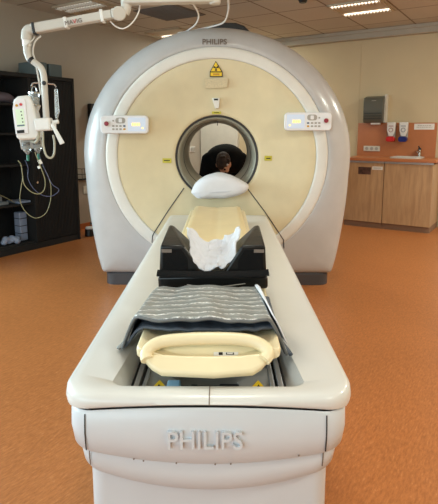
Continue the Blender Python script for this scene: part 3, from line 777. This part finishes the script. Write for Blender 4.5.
for s_ in (-1, 1):
    blob(bm, [((.06 + s_ * .08, 5.98, .88), .12), ((.06 + s_ * .11, 5.93, .50), .068), ((.06 + s_ * .12, 6.0, .10), .045)], .25)   # leg
    blob(bm, [((.06 + s_ * .12, 6.02, .07), .045), ((.06 + s_ * .13, 5.86, .045), .038)], .3)                                # foot
    sh = V((.05 + s_ * .18, 5.66, .93)); el = V((.05 + s_ * .24, 5.72, .70)); wr = V((.06 + s_ * .15, 5.83, .56))
    blob(bm, [(sh - V((s_ * .09, 0, 0)), .11), (sh, .085), (el, .05), (wr, .032)], .25)
    pm = wr + V((-s_ * .01, -.03, -.06)); blob(bm, [(wr, .03), (pm, .034)], .3)
    for k in range(4):
        b0 = pm + V((s_ * (-.024 + .016 * k), -.004, -.02)); ln = (.06, .072, .068, .052)[k]
        blob(bm, [(b0, .0095), (b0 + V((0, -.008, -ln * .5)), .009), (b0 + V((0, .012, -ln)), .008)], .5)
    b0 = pm + V((-s_ * .032, -.01, .012)); blob(bm, [(b0, .011), (b0 + V((-s_ * .022, -.018, -.02)), .010), (b0 + V((-s_ * .026, -.022, -.046)), .009)], .5)
ell(bm, (HX, HY + .01, HZ), (.073, .095, .10), Matrix.Rotation(radians(35), 3, 'X'))
ell(bm, (HX + .012, HY - .01, HZ - .07), (.052, .06, .055))                       # jaw, chin tucked
blob(bm, [((HX + .012, HY - .075, HZ - .045), .013), ((HX + .014, HY - .095, HZ - .07), .014)], .4)     # nose
for s_ in (-1, 1): ell(bm, (HX + s_ * .074, HY + .0, HZ - .025), (.01, .02, .03)); 
def clothes(c):
    if (c - V((HX, HY, HZ))).length < .118 and c.y < 5.51: return 0
    for s_ in (-1, 1):
        if c.z < .565 and c.y > 5.7 and c.z > .36 and abs(c.x - (.06 + s_ * .14)) < .07 and c.y < 5.86: return 0
    return 1
remeshed('body', bm, .008, [M['skin'], M['blackcloth']], PE, assign=clothes)
# loose black tunic
bm = nb()
ell(bm, (.055, 5.76, .95), (.225, .30, .165)); ell(bm, (.07, 5.70, .92), (.27, .20, .14))
ell(bm, (.07, 5.80, 1.0), (.17, .20, .115))
for s_ in (-1, 1): blob(bm, [((.05 + s_ * .17, 5.66, .93), .10), ((.05 + s_ * .235, 5.72, .72), .07)], .25)
blob(bm, [((.06, 5.95, .93), .175), ((.06, 6.0, .80), .165)], .2)
remeshed('black_top', bm, .012, [M['blackcloth']], PE)
bm = nb(); ell(bm, (HX - .002, HY + .012, HZ + .022), (.079, .10, .092), Matrix.Rotation(radians(30), 3, 'X')); ell(bm, (HX - .025, HY - .015, HZ + .0), (.055, .085, .08))
ell(bm, (HX - .012, HY - .045, HZ + .0), (.066, .06, .07)); ell(bm, (HX - .02, HY - .065, HZ - .03), (.05, .04, .045))
for i in range(60):
    a = random.uniform(0, 2 * pi); q = V((HX + .066 * cos(a) * random.random(), HY - .05 + random.uniform(-.02, .05), HZ + .05 * sin(a) + .02)); ell(bm, q, (.012, .03, .012))
remeshed('hair', bm, .005, [M['hair']], PE, 2)
for s_ in (-1, 1):
    bm = nb(); bmesh.ops.create_uvsphere(bm, u_segments=12, v_segments=8, radius=.012, matrix=Matrix.Translation((HX + .012 + s_ * .03, HY - .076, HZ - .02))); obj('eye', bm, M['paper'], PE)
    bm = nb(); blob(bm, [((.06 + s_ * .12, 6.03, .05), .055), ((.06 + s_ * .13, 5.84, .045), .044)], .3); o = remeshed('shoe', bm, .01, [M['black']], PE)
    for v in o.data.vertices: v.co.z = max(v.co.z, .002)

# ------------------------------------------------------------------ black tambour cupboard against the left wall
CA0, CA1, CF, CB_, CH = 2.2, 3.99, 4.47, WA - .015, 1.84
SP = 3.40
CU = thing('cupboard', 'tall black shutter cupboard standing half open against the left wall', 'cupboard', W(3.1, 4.68, 0))
bm = nb()
rbox(bm, CA0, CA1, CF, CB_, CH - .04, CH); rbox(bm, CA0, CA1, CF + .01, CB_, 0, .07)
rbox(bm, CA1 - .03, CA1, CF, CB_, 0, CH); rbox(bm, CA0, CA0 + .03, CF, CB_, 0, CH); rbox(bm, SP - .015, SP + .015, CF, CB_, .07, CH - .04)
obj('carcass', bm, M['cab'], CU, bevel=.002)
bm = nb(); rbox(bm, CA0 + .03, CA1 - .03, CB_ - .015, CB_ - .001, .07, CH - .04); obj('back_panel', bm, M['cabin'], CU)
for z in (.07, .49, .90, 1.27 - .05, 1.515):
    bm = nb(); rbox(bm, CA0 + .03, SP - .015, CF + .03, CB_ - .016, z, z + .02); obj('shelf', bm, M['cab'], CU)
bm = nb(); rbox(bm, SP + .015, CA1 - .03, CF + .012, CF + .02, .075, CH - .045); n = 26
for i in range(n):
    a = SP + .018 + (CA1 - SP - .05) * i / n; rbox(bm, a, a + .014, CF + .004, CF + .012, .08, CH - .05)
obj('shutter', bm, M['cab'], CU)
bm = nb(); c0 = W(SP + .03, CF + .0, .72); cyl(bm, c0 - EB * .004, c0 + EB * .004, .012); obj('lock', bm, M['steel'], CU)

# grey-blue cartons on top of the cupboard
for i, (a0, a1, h, lb) in enumerate(((3.54, 3.70, .145, 'blue-grey cardboard file box on top of the black cupboard, the left of two'), (3.73, 3.90, .14, 'blue-grey cardboard file box on top of the black cupboard, the right of two'))):
    bm = nb(); rbox(bm, a0, a1, 4.55, 4.82, CH + .001, CH + h)
    o = obj('file_box', bm, M['binder'], bevel=.006); tag(o, lb, 'file box', 'file boxes on the cupboard')
# folded blanket on the top shelf
bm = nb(); L = []
for i in range(28):
    a = 2.75 + .58 * i / 27; rr = .05 * (1 - abs(i / 13.5 - 1) ** 6) + .008
    L.append([W(a, 4.62, 1.535) + EB * (1.6 * rr * cos(t)) + V((0, 0, rr + (rr * sin(t)) * (1 + .25 * noise.noise(V((i * .5, t, 0)))))) for t in [2 * pi * k / 18 for k in range(18)]])
R_ = rings_of(bm, L); loft(bm, R_); bm.faces.new(R_[0]); bm.faces.new(R_[-1])
for v in bm.verts: v.co.z = max(v.co.z, 1.5355)
tag(obj('blanket', bm, M['blanket'], smooth=80), 'rolled grey-mauve blanket on the top shelf of the black cupboard', 'blanket')
# small things on the lower shelves
def small(name, a0, a1, b0, b1, z0, z1, m, label, cat, bev=.005):
    bm = nb(); rbox(bm, a0, a1, b0, b1, z0, z1); return tag(obj(name, bm, M[m], bevel=bev), label, cat)
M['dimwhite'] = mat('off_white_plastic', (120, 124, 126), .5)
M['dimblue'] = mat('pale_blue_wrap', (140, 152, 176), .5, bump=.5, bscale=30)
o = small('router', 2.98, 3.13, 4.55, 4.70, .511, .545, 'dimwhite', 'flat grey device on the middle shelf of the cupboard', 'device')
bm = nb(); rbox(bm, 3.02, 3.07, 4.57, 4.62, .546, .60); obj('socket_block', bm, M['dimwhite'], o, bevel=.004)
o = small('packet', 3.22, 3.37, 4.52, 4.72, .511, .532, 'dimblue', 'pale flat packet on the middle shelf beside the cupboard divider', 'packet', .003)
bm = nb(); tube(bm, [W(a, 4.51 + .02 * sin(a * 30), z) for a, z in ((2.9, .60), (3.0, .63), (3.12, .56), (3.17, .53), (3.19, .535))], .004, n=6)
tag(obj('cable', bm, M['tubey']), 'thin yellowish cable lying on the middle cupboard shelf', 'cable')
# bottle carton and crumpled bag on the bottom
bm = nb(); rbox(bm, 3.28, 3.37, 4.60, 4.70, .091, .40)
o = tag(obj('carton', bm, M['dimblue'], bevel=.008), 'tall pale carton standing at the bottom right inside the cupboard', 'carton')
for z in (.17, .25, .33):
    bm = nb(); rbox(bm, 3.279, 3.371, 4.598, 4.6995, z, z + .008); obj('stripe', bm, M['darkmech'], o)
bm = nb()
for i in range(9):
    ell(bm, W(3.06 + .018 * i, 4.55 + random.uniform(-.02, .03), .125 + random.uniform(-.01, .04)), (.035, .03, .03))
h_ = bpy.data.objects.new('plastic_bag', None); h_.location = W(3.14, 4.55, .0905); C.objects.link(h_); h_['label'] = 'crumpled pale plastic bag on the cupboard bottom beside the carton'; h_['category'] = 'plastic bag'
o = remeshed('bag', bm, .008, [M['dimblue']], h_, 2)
for v in o.data.vertices: v.co.z = max(v.co.z, .001)

# things on the wall between cupboard and scanner
R_t = thing('wall_phone', 'black wall telephone mounted beside the left edge of the scanner', 'telephone', W(4.66, WA, 1.3))
bm = nb(); rbox(bm, 4.56, 4.74, WA - .06, WA - .002, 1.24, 1.60); obj('housing', bm, M['black'], R_t, bevel=.01)
bm = nb(); tube(bm, [W(4.60, WA - .09, z) for z in (1.28, 1.34, 1.46, 1.52)], lambda t: .028 if abs(t - .5) > .32 else .016, n=10); obj('handset', bm, M['black'], R_t)
bm = nb(); rbox(bm, 4.565, 4.60, WA - .066, WA - .058, 1.37, 1.41); obj('label_plate', bm, M['greybtn'], R_t)
bk = thing('wire_basket', 'small dark wire basket hanging on the wall beside the cupboard', 'wire basket', W(4.42, WA, .64))
bm = nb()
for z in (.65, .72, .79):
    tube(bm, [W(4.34, WA - .004, z), W(4.34, WA - .10, z), W(4.52, WA - .10, z), W(4.52, WA - .004, z)], .004, n=6, k=1)
for a in (4.34, 4.385, 4.43, 4.475, 4.52): tube(bm, [W(a, WA - .004, .65), W(a, WA - .10, .65), W(a, WA - .10, .79)], .003, n=6, k=1)
obj('wires', bm, M['black'], bk)
bm = nb(); rbox(bm, 4.34, 4.52, WA - .10, WA - .01, .652, .66); obj('bottom', bm, M['cab'], bk)
sb = small('wall_socket', 4.43, 4.53, WA - .012, WA - .001, .46, .56, 'walldoor', 'pale wall socket below the wire basket', 'socket', .003)
fp = thing('foot_pedal', 'small black and white foot pedal on the floor beside the scanner', 'foot pedal', pz(89.5, 236, 0))
q = pz(89.5, 236, 0)
bm = nb(); cyl(bm, q + V((0, 0, .001)), q + V((0, 0, .09)), .055, .05); obj('base', bm, M['black'], fp, bevel=.008)
bm = nb(); cyl(bm, q + V((0, 0, .091)), q + V((0, 0, .115)), .05, .042); obj('cap', bm, M['white'], fp, bevel=.006)
bm = nb(); tube(bm, [q + V((0, .06, .05)), q + V((-.02, .15, .14)), q + V((.02, .18, .05)), q + V((.1, .2, .01))], .006, n=6); obj('cord', bm, M['black'], fp)
ss = thing('light_switch', 'white double switch on the wall seen through the bore', 'light switch', W(6.85, WA, .93))
bm = nb(); rbox(bm, 6.76, 6.90, WA - .015, WA - .001, .91, 1.0); obj('plate', bm, M['white'], ss, bevel=.003)
for a in (6.775, 6.84):
    bm = nb(); rbox(bm, a, a + .05, WA - .022, WA - .0152, .925, .985); obj('rocker', bm, M['greybtn'], ss, bevel=.003)

# ------------------------------------------------------------------ wash corner on the right wall
FB = 6.517
def cabunit(b0, b1, label):
    t = thing('base_cabinet', label, 'cabinet', W(6.8, (b0 + b1) / 2, 0), 'wooden base cabinets by the sink')
    bm = nb(); rbox(bm, FB + .022, WB - .002, b0 + .001, b1 - .001, .075, .855); obj('body', bm, M['wood'], t)
    bm = nb(); rbox(bm, FB, FB + .02, b0 + .003, b1 - .003, .078, .848); d = obj('door', bm, M['wood'], t, bevel=.002)
    bm = nb(); rbox(bm, FB + .03, WB - .002, b0 + .001, b1 - .001, 0, .0745); obj('kick_board', bm, M['toe'], t)
    bm = nb(); rbox(bm, FB + .006, FB + .0215, b0 + .001, b1 - .001, .851, .875); obj('grip_rail', bm, M['alu'], t)
    return t, d
t1, d1_ = cabunit(1.655, 2.16, 'left maple base cabinet, with a small photo taped to its door')
t2, d2_ = cabunit(1.072, 1.652, 'right maple base cabinet, under the sink with a plain door')
bm = nb(); rbox(bm, FB - .002, FB - .0005, 1.82, 1.985, .70, .795)
o = tag(obj('photo_print', bm, M['photo']), 'small dark photo print stuck on the left cabinet door', 'photo')
bm = nb(); rbox(bm, FB - .002, FB - .0005, 1.672, 1.805, .765, .808)
o = tag(obj('paper_label', bm, M['paper']), 'narrow white printed label next to the photo on the cabinet door', 'label')
bm = nb()
for z in (.778, .79): rbox(bm, FB - .003, FB - .0021, 1.69, 1.79, z, z + .004)
obj('print', bm, M['greybtn'], o)
# worktop with sink
bm = nb(); rbox(bm, FB - .03, WB - .034, 1.035, 2.165, .877, .9135); tp = tag(obj('worktop', bm, M['laminate'], bevel=.004), 'terracotta laminate worktop over the two wooden cabinets', 'worktop')
sk = thing('sink', 'small stainless steel basin set in the terracotta worktop', 'sink', W(6.83, 1.43, .91))
bm = nb(); L = []
for s_, z in ((1.0, .914), (1.0, .928), (.93, .930), (.88, .9175), (.84, .9147)):
    L.append([W(6.79 + y * s_, 1.44 + x * s_, z) for x, y in rrect(.38, .33, .06, 6)])
R_ = rings_of(bm, L); loft(bm, R_); bm.faces.new(R_[-1]); bm.faces.new(R_[0]); obj('basin', bm, mat('brushed_sink_steel', (214, 212, 206), .45, .3), sk)
ft = thing('tap', 'dark chrome mixer tap standing behind the sink', 'tap', W(6.98, 1.335, .92))
q = W(7.0, 1.335, .914)
bm = nb(); cyl(bm, q, q + V((0, 0, .10)), .022, .019); obj('body', bm, M['steel'], ft, bevel=.003)
bm = nb(); tube(bm, [q + V((0, 0, .06)), q - EA * .06 + V((0, 0, .085)), q - EA * .12 + V((0, 0, .075))], .011, n=10); obj('spout', bm, M['steel'], ft)
bm = nb(); cyl(bm, q + V((0, 0, .101)), q + V((0, 0, .125)), .02, .017); tube(bm, [q + V((0, 0, .115)), q - EA * .07 + V((0, 0, .145))], .008, n=8, k=1); obj('lever', bm, M['darkmech'], ft)
# backsplash
bm = nb(); rbox(bm, WB - .03, WB - .002, 1.15, 2.18, .877, 1.365); tag(obj('backsplash', bm, M['laminate'], bevel=.002), 'terracotta laminate splashback panel behind the sink', 'splashback')
# socket strip
t = thing('socket_strip', 'cream triple socket strip on the terracotta splashback', 'socket', W(WB - .03, 1.97, .98))
bm = nb(); rbox(bm, WB - .045, WB - .031, 1.86, 2.085, .98, 1.052); pl = obj('plate', bm, M['walldoor'], t, bevel=.004)
for b in (1.905, 1.972, 2.04):
    bm = nb(); c0 = W(WB - .046, b, 1.016); cyl(bm, c0, c0 - EA * .003, .022, n=16); obj('outlet', bm, M['greybtn'], t)
# towel dispenser
t = thing('towel_dispenser', 'olive-grey paper towel dispenser mounted above the splashback', 'towel dispenser', W(WB, 1.95, 1.37))
bm = nb(); pr = [(0, 1.372), (.012, 1.367), (.125, 1.367), (.15, 1.40), (.155, 1.66), (.135, 1.70), (.03, 1.725), (0, 1.725)]
bb = [W(WB - .003 - d, 1.815, z) for d, z in pr]; prism(bm, bb, EB * .265); obj('housing', bm, M['dispenser'], t, bevel=.008, seg=3)
bm = nb()
for z in (1.42, 1.455, 1.49): rbox(bm, WB - .163, WB - .155, 1.83, 2.065, z, z + .006)
obj('rib', bm, M['darkmech'], t)
bm = nb(); rbox(bm, WB - .159, WB - .1545, 1.91, 1.97, 1.655, 1.663); obj('maker_plate', bm, M['greybtn'], t)
bm = nb(); rbox(bm, WB - .12, WB - .06, 1.86, 1.98, 1.345, 1.3665); obj('paper_towel', bm, M['paper'], t)
bm = nb(); rbox(bm, WB - .10, WB - .003, 1.79, 1.8135, 1.37, 1.74); obj('side_plate', bm, M['walldoor'], t, label='cream side plate')
# soap and disinfectant dispensers
for b, m, cn, lb in ((1.71, 'red', 'red', 'white soap dispenser with a red lever on the splashback, the left of two'), (1.55, 'blue', 'blue', 'white soap dispenser with a dark blue lever on the splashback, the right of two')):
    t = thing('soap_dispenser', lb, 'soap dispenser', W(WB - .03, b, 1.12), 'soap dispensers on the splashback')
    bm = nb(); f0 = [(-.055, 1.372), (.055, 1.372), (.05, 1.26), (.025, 1.185), (-.025, 1.185), (-.05, 1.26)]
    prism(bm, [W(WB - .11, b + x, z) for x, z in f0], EA * .04); obj('front_cover', bm, M['white'], t, bevel=.008, seg=3)
    bm = nb(); rbox(bm, WB - .07, WB - .031, b - .05, b + .05, 1.16, 1.365); obj('holder', bm, M['clear'] if False else M['greybtn'], t, bevel=.004)
    bm = nb(); pol = [W(WB - .135, b + x, 1.15 + z) for x, z in rrect(.11, .07, .03, 5)]; prism(bm, pol, EA * .065); obj('lever', bm, M[m], t, bevel=.006, label=cn + ' lever')
    ik = M['maroon'] if m == 'red' else M['blueg']
    bm = nb(); rbox(bm, WB - .1115, WB - .1105, b - .03, b + .03, 1.318, 1.326); 
    for k in range(16):
        a = 2 * pi * k / 16; a2 = 2 * pi * (k + 1) / 16
        tube(bm, [W(WB - .111, b + .026 * cos(a), 1.27 + .026 * sin(a)), W(WB - .111, b + .026 * cos(a2), 1.27 + .026 * sin(a2))], .0035, n=5, k=1)
    obj('print', bm, ik, t)
# printed notice
bm = nb(); rbox(bm, WB - .0325, WB - .0305, 1.18, 1.43, 1.275, 1.352); o = tag(obj('printed_notice', bm, M['paper']), 'white strip of paper with two printed lines on the splashback', 'notice')
bm = nb()
for z, w in ((1.324, .17), (1.303, .20)):
    x = -w / 2
    while x < w / 2: 
        l = random.uniform(.012, .03); rbox(bm, WB - .0335, WB - .0326, 1.305 + x, 1.305 + min(x + l, w / 2), z, z + .007); x += l + .007
obj('print', bm, M['greybtn'], o)

# ------------------------------------------------------------------ contrast injector on its ceiling boom
Y0 = 3.0
def q3(u, v, dy=0): return py(u, v, Y0 + dy)
BO = thing('ceiling_boom', 'grey-white jointed ceiling boom carrying the contrast injector', 'ceiling boom', q3(127, 0) * 1.0)
BO.location = V((q3(150, 0).x, Y0, CEIL))
def bx3(p0, p1, w, h):     # a beam between two points
    p0, p1 = V(p0), V(p1); d = (p1 - p0); L_ = d.length; x = d.normalized(); y = V((0, 1, 0)); y = (y - x * y.dot(x)).normalized(); z = x.cross(y)
    r = Matrix((x, y, z)).transposed(); bm = nb(); box(bm, (p0 + p1) / 2, (L_, w, h), r); return bm
obj('spring_arm', bx3(q3(32, 29.3), q3(68, 22.8), .055, .058), M['boom'], BO, bevel=.01, seg=3)
obj('spring_arm', bx3(q3(67, 23), q3(112, 14.5), .050, .05), M['boom'], BO, bevel=.008, seg=3)
obj('joint_collar', bx3(q3(33.5, 29.2), q3(36.5, 28.8), .062, .064), M['black'], BO, bevel=.004)
bm = nb(); cyl(bm, q3(119, 13.5, -.035), q3(119, 13.5, .035), .04); obj('joint', bm, M['boom'], BO, bevel=.006)
obj('joint_block', bx3(q3(112, 14.6), q3(124, 12.6), .06, .056), M['boom'], BO, bevel=.008)
bm = nb(); tube(bm, [q3(124, 13), q3(126, 8), q3(126, -3)], .030, n=14, k=3); obj('upright', bm, M['boom'], BO)
obj('upper_arm', bx3(q3(123, -.5), q3(217, -2.5), .07, .058), M['boom'], BO, bevel=.01, seg=3)
bm = nb(); cyl(bm, q3(215, -2), q3(215, 4.5), .032); obj('end_joint', bm, M['boom'], BO, bevel=.008)
bm = nb(); pb = q3(215, -2); cyl(bm, pb, V((pb.x, pb.y, CEIL - .001)), .04); obj('ceiling_column', bm, M['boom'], BO)
for u in (65, 101):
    obj('clip', bx3(q3(u, 23.4 - (u - 65) * .19), q3(u + 3, 22.9 - (u - 65) * .19), .056, .068 if u > 90 else .06), M['white'], BO, bevel=.003)
text('lettering', 'MA', .034, frame(q3(68.8, 22.7, -.029), q3(80, 20.6) - q3(70, 22.6), (0, 0, 1)), M['greyink'], BO, .001)
text('lettering', 'V', .034, frame(q3(74.6, 21.6, -.029), q3(80, 20.6) - q3(70, 22.6), (0, 0, 1)), M['red'], BO, .001, label='red letter')
text('lettering', 'IG', .034, frame(q3(79.4, 20.7, -.029), q3(80, 20.6) - q3(70, 22.6), (0, 0, 1)), M['greyink'], BO, .001)
# elbow and drop pipe
bm = nb(); tube(bm, [q3(33, 29.5), q3(29, 30), q3(26.8, 33), q3(26.5, 40)], .030, n=16, k=5); obj('elbow', bm, M['boom'], BO)
bm = nb(); cyl(bm, q3(26.5, 39.5), q3(27, 46.5), .026, .024); obj('swivel', bm, M['white'], BO, bevel=.003)
bm = nb(); tube(bm, [q3(27, 46), q3(27.3, 52), q3(29, 58), q3(31, 60.5)], lambda t: .022 - .004 * t, n=14); obj('swivel_neck', bm, M['boom'], BO)
bm = nb(); cyl(bm, q3(30, 59), q3(32.5, 61.5), .021); obj('clamp_ring', bm, M['black'], BO, bevel=.002)
bm = nb(); tube(bm, [q3(31, 60), q3(36, 63.5), q3(41, 68), q3(43.5, 75), q3(44.5, 88), q3(45.5, 105), q3(47, 126)], .0185, n=14, k=6); obj('drop_pipe', bm, M['boom'], BO)
bm = nb(); c0 = q3(44, 83, -.02); bmesh.ops.create_icosphere(bm, subdivisions=2, radius=.013, matrix=Matrix.Translation(c0)); obj('knob', bm, M['darkmech'], BO)
bm = nb(); tube(bm, [q3(31.5, 86.5), q3(33, 83.5), q3(38, 83), q3(44, 83), q3(50, 84), q3(54, 84.5), q3(56, 87)], .005, n=8); obj('bag_hook', bm, M['steel'], BO)
bm = nb(); tube(bm, [q3(26, 46, -.03), q3(33.5, 39), q3(34, 36)], .004); 
obj('boom_cable', bm, M['boom'], BO)
bm = nb(); tube(bm, [q3(41, 36, .0), q3(35, 42), q3(33, 52), q3(35, 60), q3(38, 75), q3(41, 95)], .0055, n=8); obj('hanging_tube', bm, M['boom'], BO)
# looped cables of the boom, some going down behind the scanner
for k, (pts, r) in enumerate((([(110, 21, .02), (116, 26.5, .02), (124, 28.5, .02), (133, 22, .02), (139, 11, .02), (140, 0, .02)], .004),
                 ([(190, 0, .02), (197, 10, .1), (198.5, 18, .3), (194, 26, .7), (183, 33, 1.55)], .005),
                 ([(228, -2, .05), (228.5, 10, .3), (224, 22, .7), (212, 26.5, 1.0), (195, 30, 1.3), (178, 33, 1.58)], .006))):
    bm = nb(); tube(bm, [py(u, v, Y0 + d) for u, v, d in pts], r, n=8); obj('power_cable', bm, M['white'], BO)

# injector head
IJ = thing('contrast_injector', 'white contrast injector head with buttons and display hanging from the boom', 'contrast injector', q3(25, 118))
m = frame(q3(24, 116.5, -.02), V((1, .12, .10)), V((.17, 0, 1)))
def il(x, y, z=0): return m @ V((x, y, z))
nn = m.to_3x3() @ V((0, 0, 1))
def lpoly(par, name, pts, z0, z1, mt, bev=.0, label=None):
    bm = nb(); prism(bm, [il(x, y, z0) for x, y in pts], nn * (z1 - z0)); return obj(name, bm, mt, par, bevel=bev, seg=3, label=label)
hb = lpoly(IJ, 'head_body', [(-.065, -.115), (-.06, .05), (-.045, .10), (-.02, .118), (.045, .12), (.06, .08), (.072, -.06), (.072, -.115), (.05, -.14), (-.05, -.135)], -.12, .0, M['white'], .014)
fp_ = lpoly(IJ, 'display_panel', [(-.062, -.10), (-.056, .05), (-.042, .088), (-.018, .105), (.018, .105), (.024, .085), (.012, -.10)], .0, .008, M['panel'], .004)
lpoly(fp_, 'display', [(-.046, -.058), (-.040, .045), (.006, .045), (.0, -.058)], .0085, .0105, M['lcdg'])
for k in range(4): lpoly(fp_, 'symbol', [(-.012, .025 - k * .02), (-.006, .025 - k * .02), (-.006, .033 - k * .02), (-.012, .033 - k * .02)], .0108, .0115, M['ink'])
lpoly(fp_, 'symbol', [(-.044, -.054), (-.002, -.054), (-.002, -.046), (-.044, -.046)], .0108, .0115, M['blueg'])
bm = nb(); cyl(bm, il(-.028, .066, .008), il(-.028, .066, .014), .0075); obj('yellow_button', bm, M['gold'], fp_)
bm = nb(); cyl(bm, il(-.004, .070, .008), il(-.004, .070, .014), .008); obj('red_button', bm, M['red'], fp_)
lpoly(fp_, 'name_plate', [(-.052, -.094), (-.010, -.094), (-.009, -.076), (-.051, -.076)], .0085, .010, M['ink'])
bm = nb(); box(bm, il(.0, -.142, -.06), (.125, .10, .022), m.to_3x3()); obj('lower_skirt', bm, M['greybtn'], IJ, bevel=.006)
for k, x in enumerate((-.028, .035)):
    bm = nb(); cyl(bm, il(x, -.15, -.05), il(x, -.20, -.05), .024, .022); cyl(bm, il(x, -.20, -.05), il(x, -.225, -.05), .022, .006); obj('syringe', bm, M['clear'], IJ)
    bm = nb(); cyl(bm, il(x, -.15, -.05), il(x, -.17, -.05), .020); obj('plunger', bm, M['darkmech'], IJ)
    bm = nb(); cyl(bm, il(x, -.227, -.05), il(x - .004, -.262, -.05), .008); obj('connector', bm, M['green'], IJ, label='green tubing connector')
bm = nb(); tube(bm, [q3(30, 128, .06), q3(37, 124, .03), q3(39.5, 122)], .02, n=12); obj('yoke', bm, M['white'], IJ)
bm = nb(); c = q3(44, 124.5); box(bm, c, (.095, .07, .075), Matrix.Rotation(radians(-4), 3, 'Y')); obj('pipe_clamp', bm, M['white'], IJ, bevel=.012, seg=3)
bm = nb(); cyl(bm, q3(46.6, 119.7), q3(46.8, 121), .023); obj('clamp_ring', bm, M['black'], IJ)
bm = nb(); cyl(bm, q3(54.5, 121), q3(54.8, 130), .009); cyl(bm, q3(52.5, 122.5), q3(58.5, 121.5), .012); obj('clamp_lever', bm, M['white'], IJ)
bm = nb(); prism(bm, [q3(50, 124, -.05), q3(53, 123, -.05), q3(64.5, 143, -.05), q3(60, 145, -.05)], (0, .01, 0)); obj('grip_handle', bm, M['white'], IJ, bevel=.004)
bm = nb(); tube(bm, [q3(30, 140, .05), q3(36, 142), q3(38.5, 134), q3(37, 126)], .009, n=8); obj('head_cable', bm, M['tube'], IJ)
# warming bottle in a holder and drip bag on the hook
o = thing('saline_bottle', 'clear plastic bottle in a holder hanging left of the injector pipe', 'bottle', q3(34, 104, .04))
bm = nb(); cyl(bm, q3(34, 104.5, .04), q3(34, 93, .04), .031); cyl(bm, q3(34, 93, .04), q3(34, 91.5, .04), .031, .012); obj('bottle_body', bm, M['clear'], o)
bm = nb(); cyl(bm, q3(34, 93.7, .04), q3(34, 92.2, .04), .0335); cyl(bm, q3(34, 105.3, .04), q3(34, 104.3, .04), .0335); obj('holder_ring', bm, M['steel'], o)
bm = nb(); prism(bm, [q3(29.5, 105, .04), q3(39.5, 105, .04), q3(36, 114, .04), q3(32.5, 114, .04)], (0, .03, 0)); obj('cone', bm, M['white'], o, bevel=.004)
bm = nb(); tube(bm, [q3(31.5, 91.5, .04), q3(32.3, 87.8, .04), q3(34, 86.6, .04), q3(36, 88, .04), q3(37, 91.5, .04)], .004, n=6); obj('hanger', bm, M['steel'], o)
bm = nb(); prism(bm, [q3(54, 88.5), q3(56.8, 88.5), q3(58.7, 112), q3(57.5, 117), q3(56, 121), q3(54.5, 115)], (0, .02, 0))
o = tag(obj('drip_bag', bm, M['clear'], bevel=.004), 'narrow clear drip bag hanging right of the injector pipe', 'drip bag')
def hose(name, pts, r, m, label, dy=0):
    bm = nb(); tube(bm, [q3(*p, dy) for p in pts], r, n=8, k=8); tag(obj(name, bm, M[m]), label, 'tubing', 'tubes hanging from the injector')
hose('infusion_tube', [(43, 132), (43.3, 145), (46, 155), (50.5, 158), (54, 154), (54.5, 143), (53, 135)], .0065, 'tube', 'thick milky tube looping under the pipe clamp')
hose('infusion_tube', [(18, 160.5), (21, 165), (22.5, 175), (24, 184), (30, 191), (38, 194), (44, 190), (45, 180), (41, 168), (37, 158), (35, 152)], .0027, 'tubey', 'thin yellowish tube looping from the left green connector', -.03)
hose('infusion_tube', [(25, 160), (28, 168), (28, 178), (33, 188), (42, 195), (52, 196), (59, 190), (52, 184), (46, 172), (42, 163), (39, 155)], .0023, 'tubeb', 'thin blue-grey tube looping from the right green connector', .03)
hose('infusion_tube', [(23, 176), (21, 188), (20, 200), (25, 211), (35, 218), (45, 214), (50, 203), (51, 188), (48, 176), (43, 166)], .0022, 'tubey', 'longest thin tube, hanging lowest beneath the injector', .09)
bm = nb(); cyl(bm, q3(39, 160), q3(41, 164), .011); cyl(bm, q3(38.6, 166), q3(39.8, 168.4), .009)
tag(obj('tube_valve', bm, M['white']), 'small white valve on the hanging tubes', 'valve')

# ------------------------------------------------------------------ light
def area(name, loc, d, sx, sy, power, col):
    l = bpy.data.lights.new(name, 'AREA'); l.shape = 'RECTANGLE'; l.size = sx; l.size_y = sy; l.energy = power; l.color = col
    o = bpy.data.objects.new(name, l); C.objects.link(o); o.location = loc; o.rotation_euler = V(d).to_track_quat('-Z', 'Y').to_euler(); return o
area('window_daylight', W((WN0 + WN1) / 2, WA + .3, 1.6), -EB + V((0, 0, -.15)), 3.4, 1.5, 200, (.68, .93, 1.0))
area('rear_window_daylight', W(A0 - .25, 1.2, 1.6), EA + V((0, 0, -.12)), 4.2, 1.5, 95, (.74, .95, 1.0))
for a, b, e in ((1.6, 1.0, 16), (-.8, -.6, 12), (3.4, -1.4, 46), (5.6, -.7, 60), (6.3, 3.9, 30), (1.0, -1.8, 30)):  # fill lights added under the ceiling to brighten walls, floor and bore
    area('ceiling_fill', W(a, b, CEIL - .04), (0, 0, -1), .5, .5, e, (.98, .99, .86))
w = bpy.data.worlds.new('world'); sc.world = w; w.use_nodes = True
w.node_tree.nodes['Background'].inputs['Color'].default_value = (.75, .86, 1, 1); w.node_tree.nodes['Background'].inputs['Strength'].default_value = 1.0

# the added ceiling area lights have no fittings

# ------------------------------------------------------------------ camera
cd = bpy.data.cameras.new('camera'); cam = bpy.data.objects.new('camera', cd); C.objects.link(cam)
cam.location = EYE; cam.rotation_euler = (pi / 2 - P, 0, -YAW)
cd.sensor_fit = 'AUTO'; cd.sensor_width = 36; cd.lens = F / 504 * 36; cd.shift_y = -(252 - PY) / 504; cd.clip_end = 60
sc.camera = cam
vs = sc.view_settings; vs.view_transform = 'Standard'; vs.look = 'None'; vs.gamma = 1; vs.exposure = 0
try: vs.use_curve_mapping = False
except Exception: pass
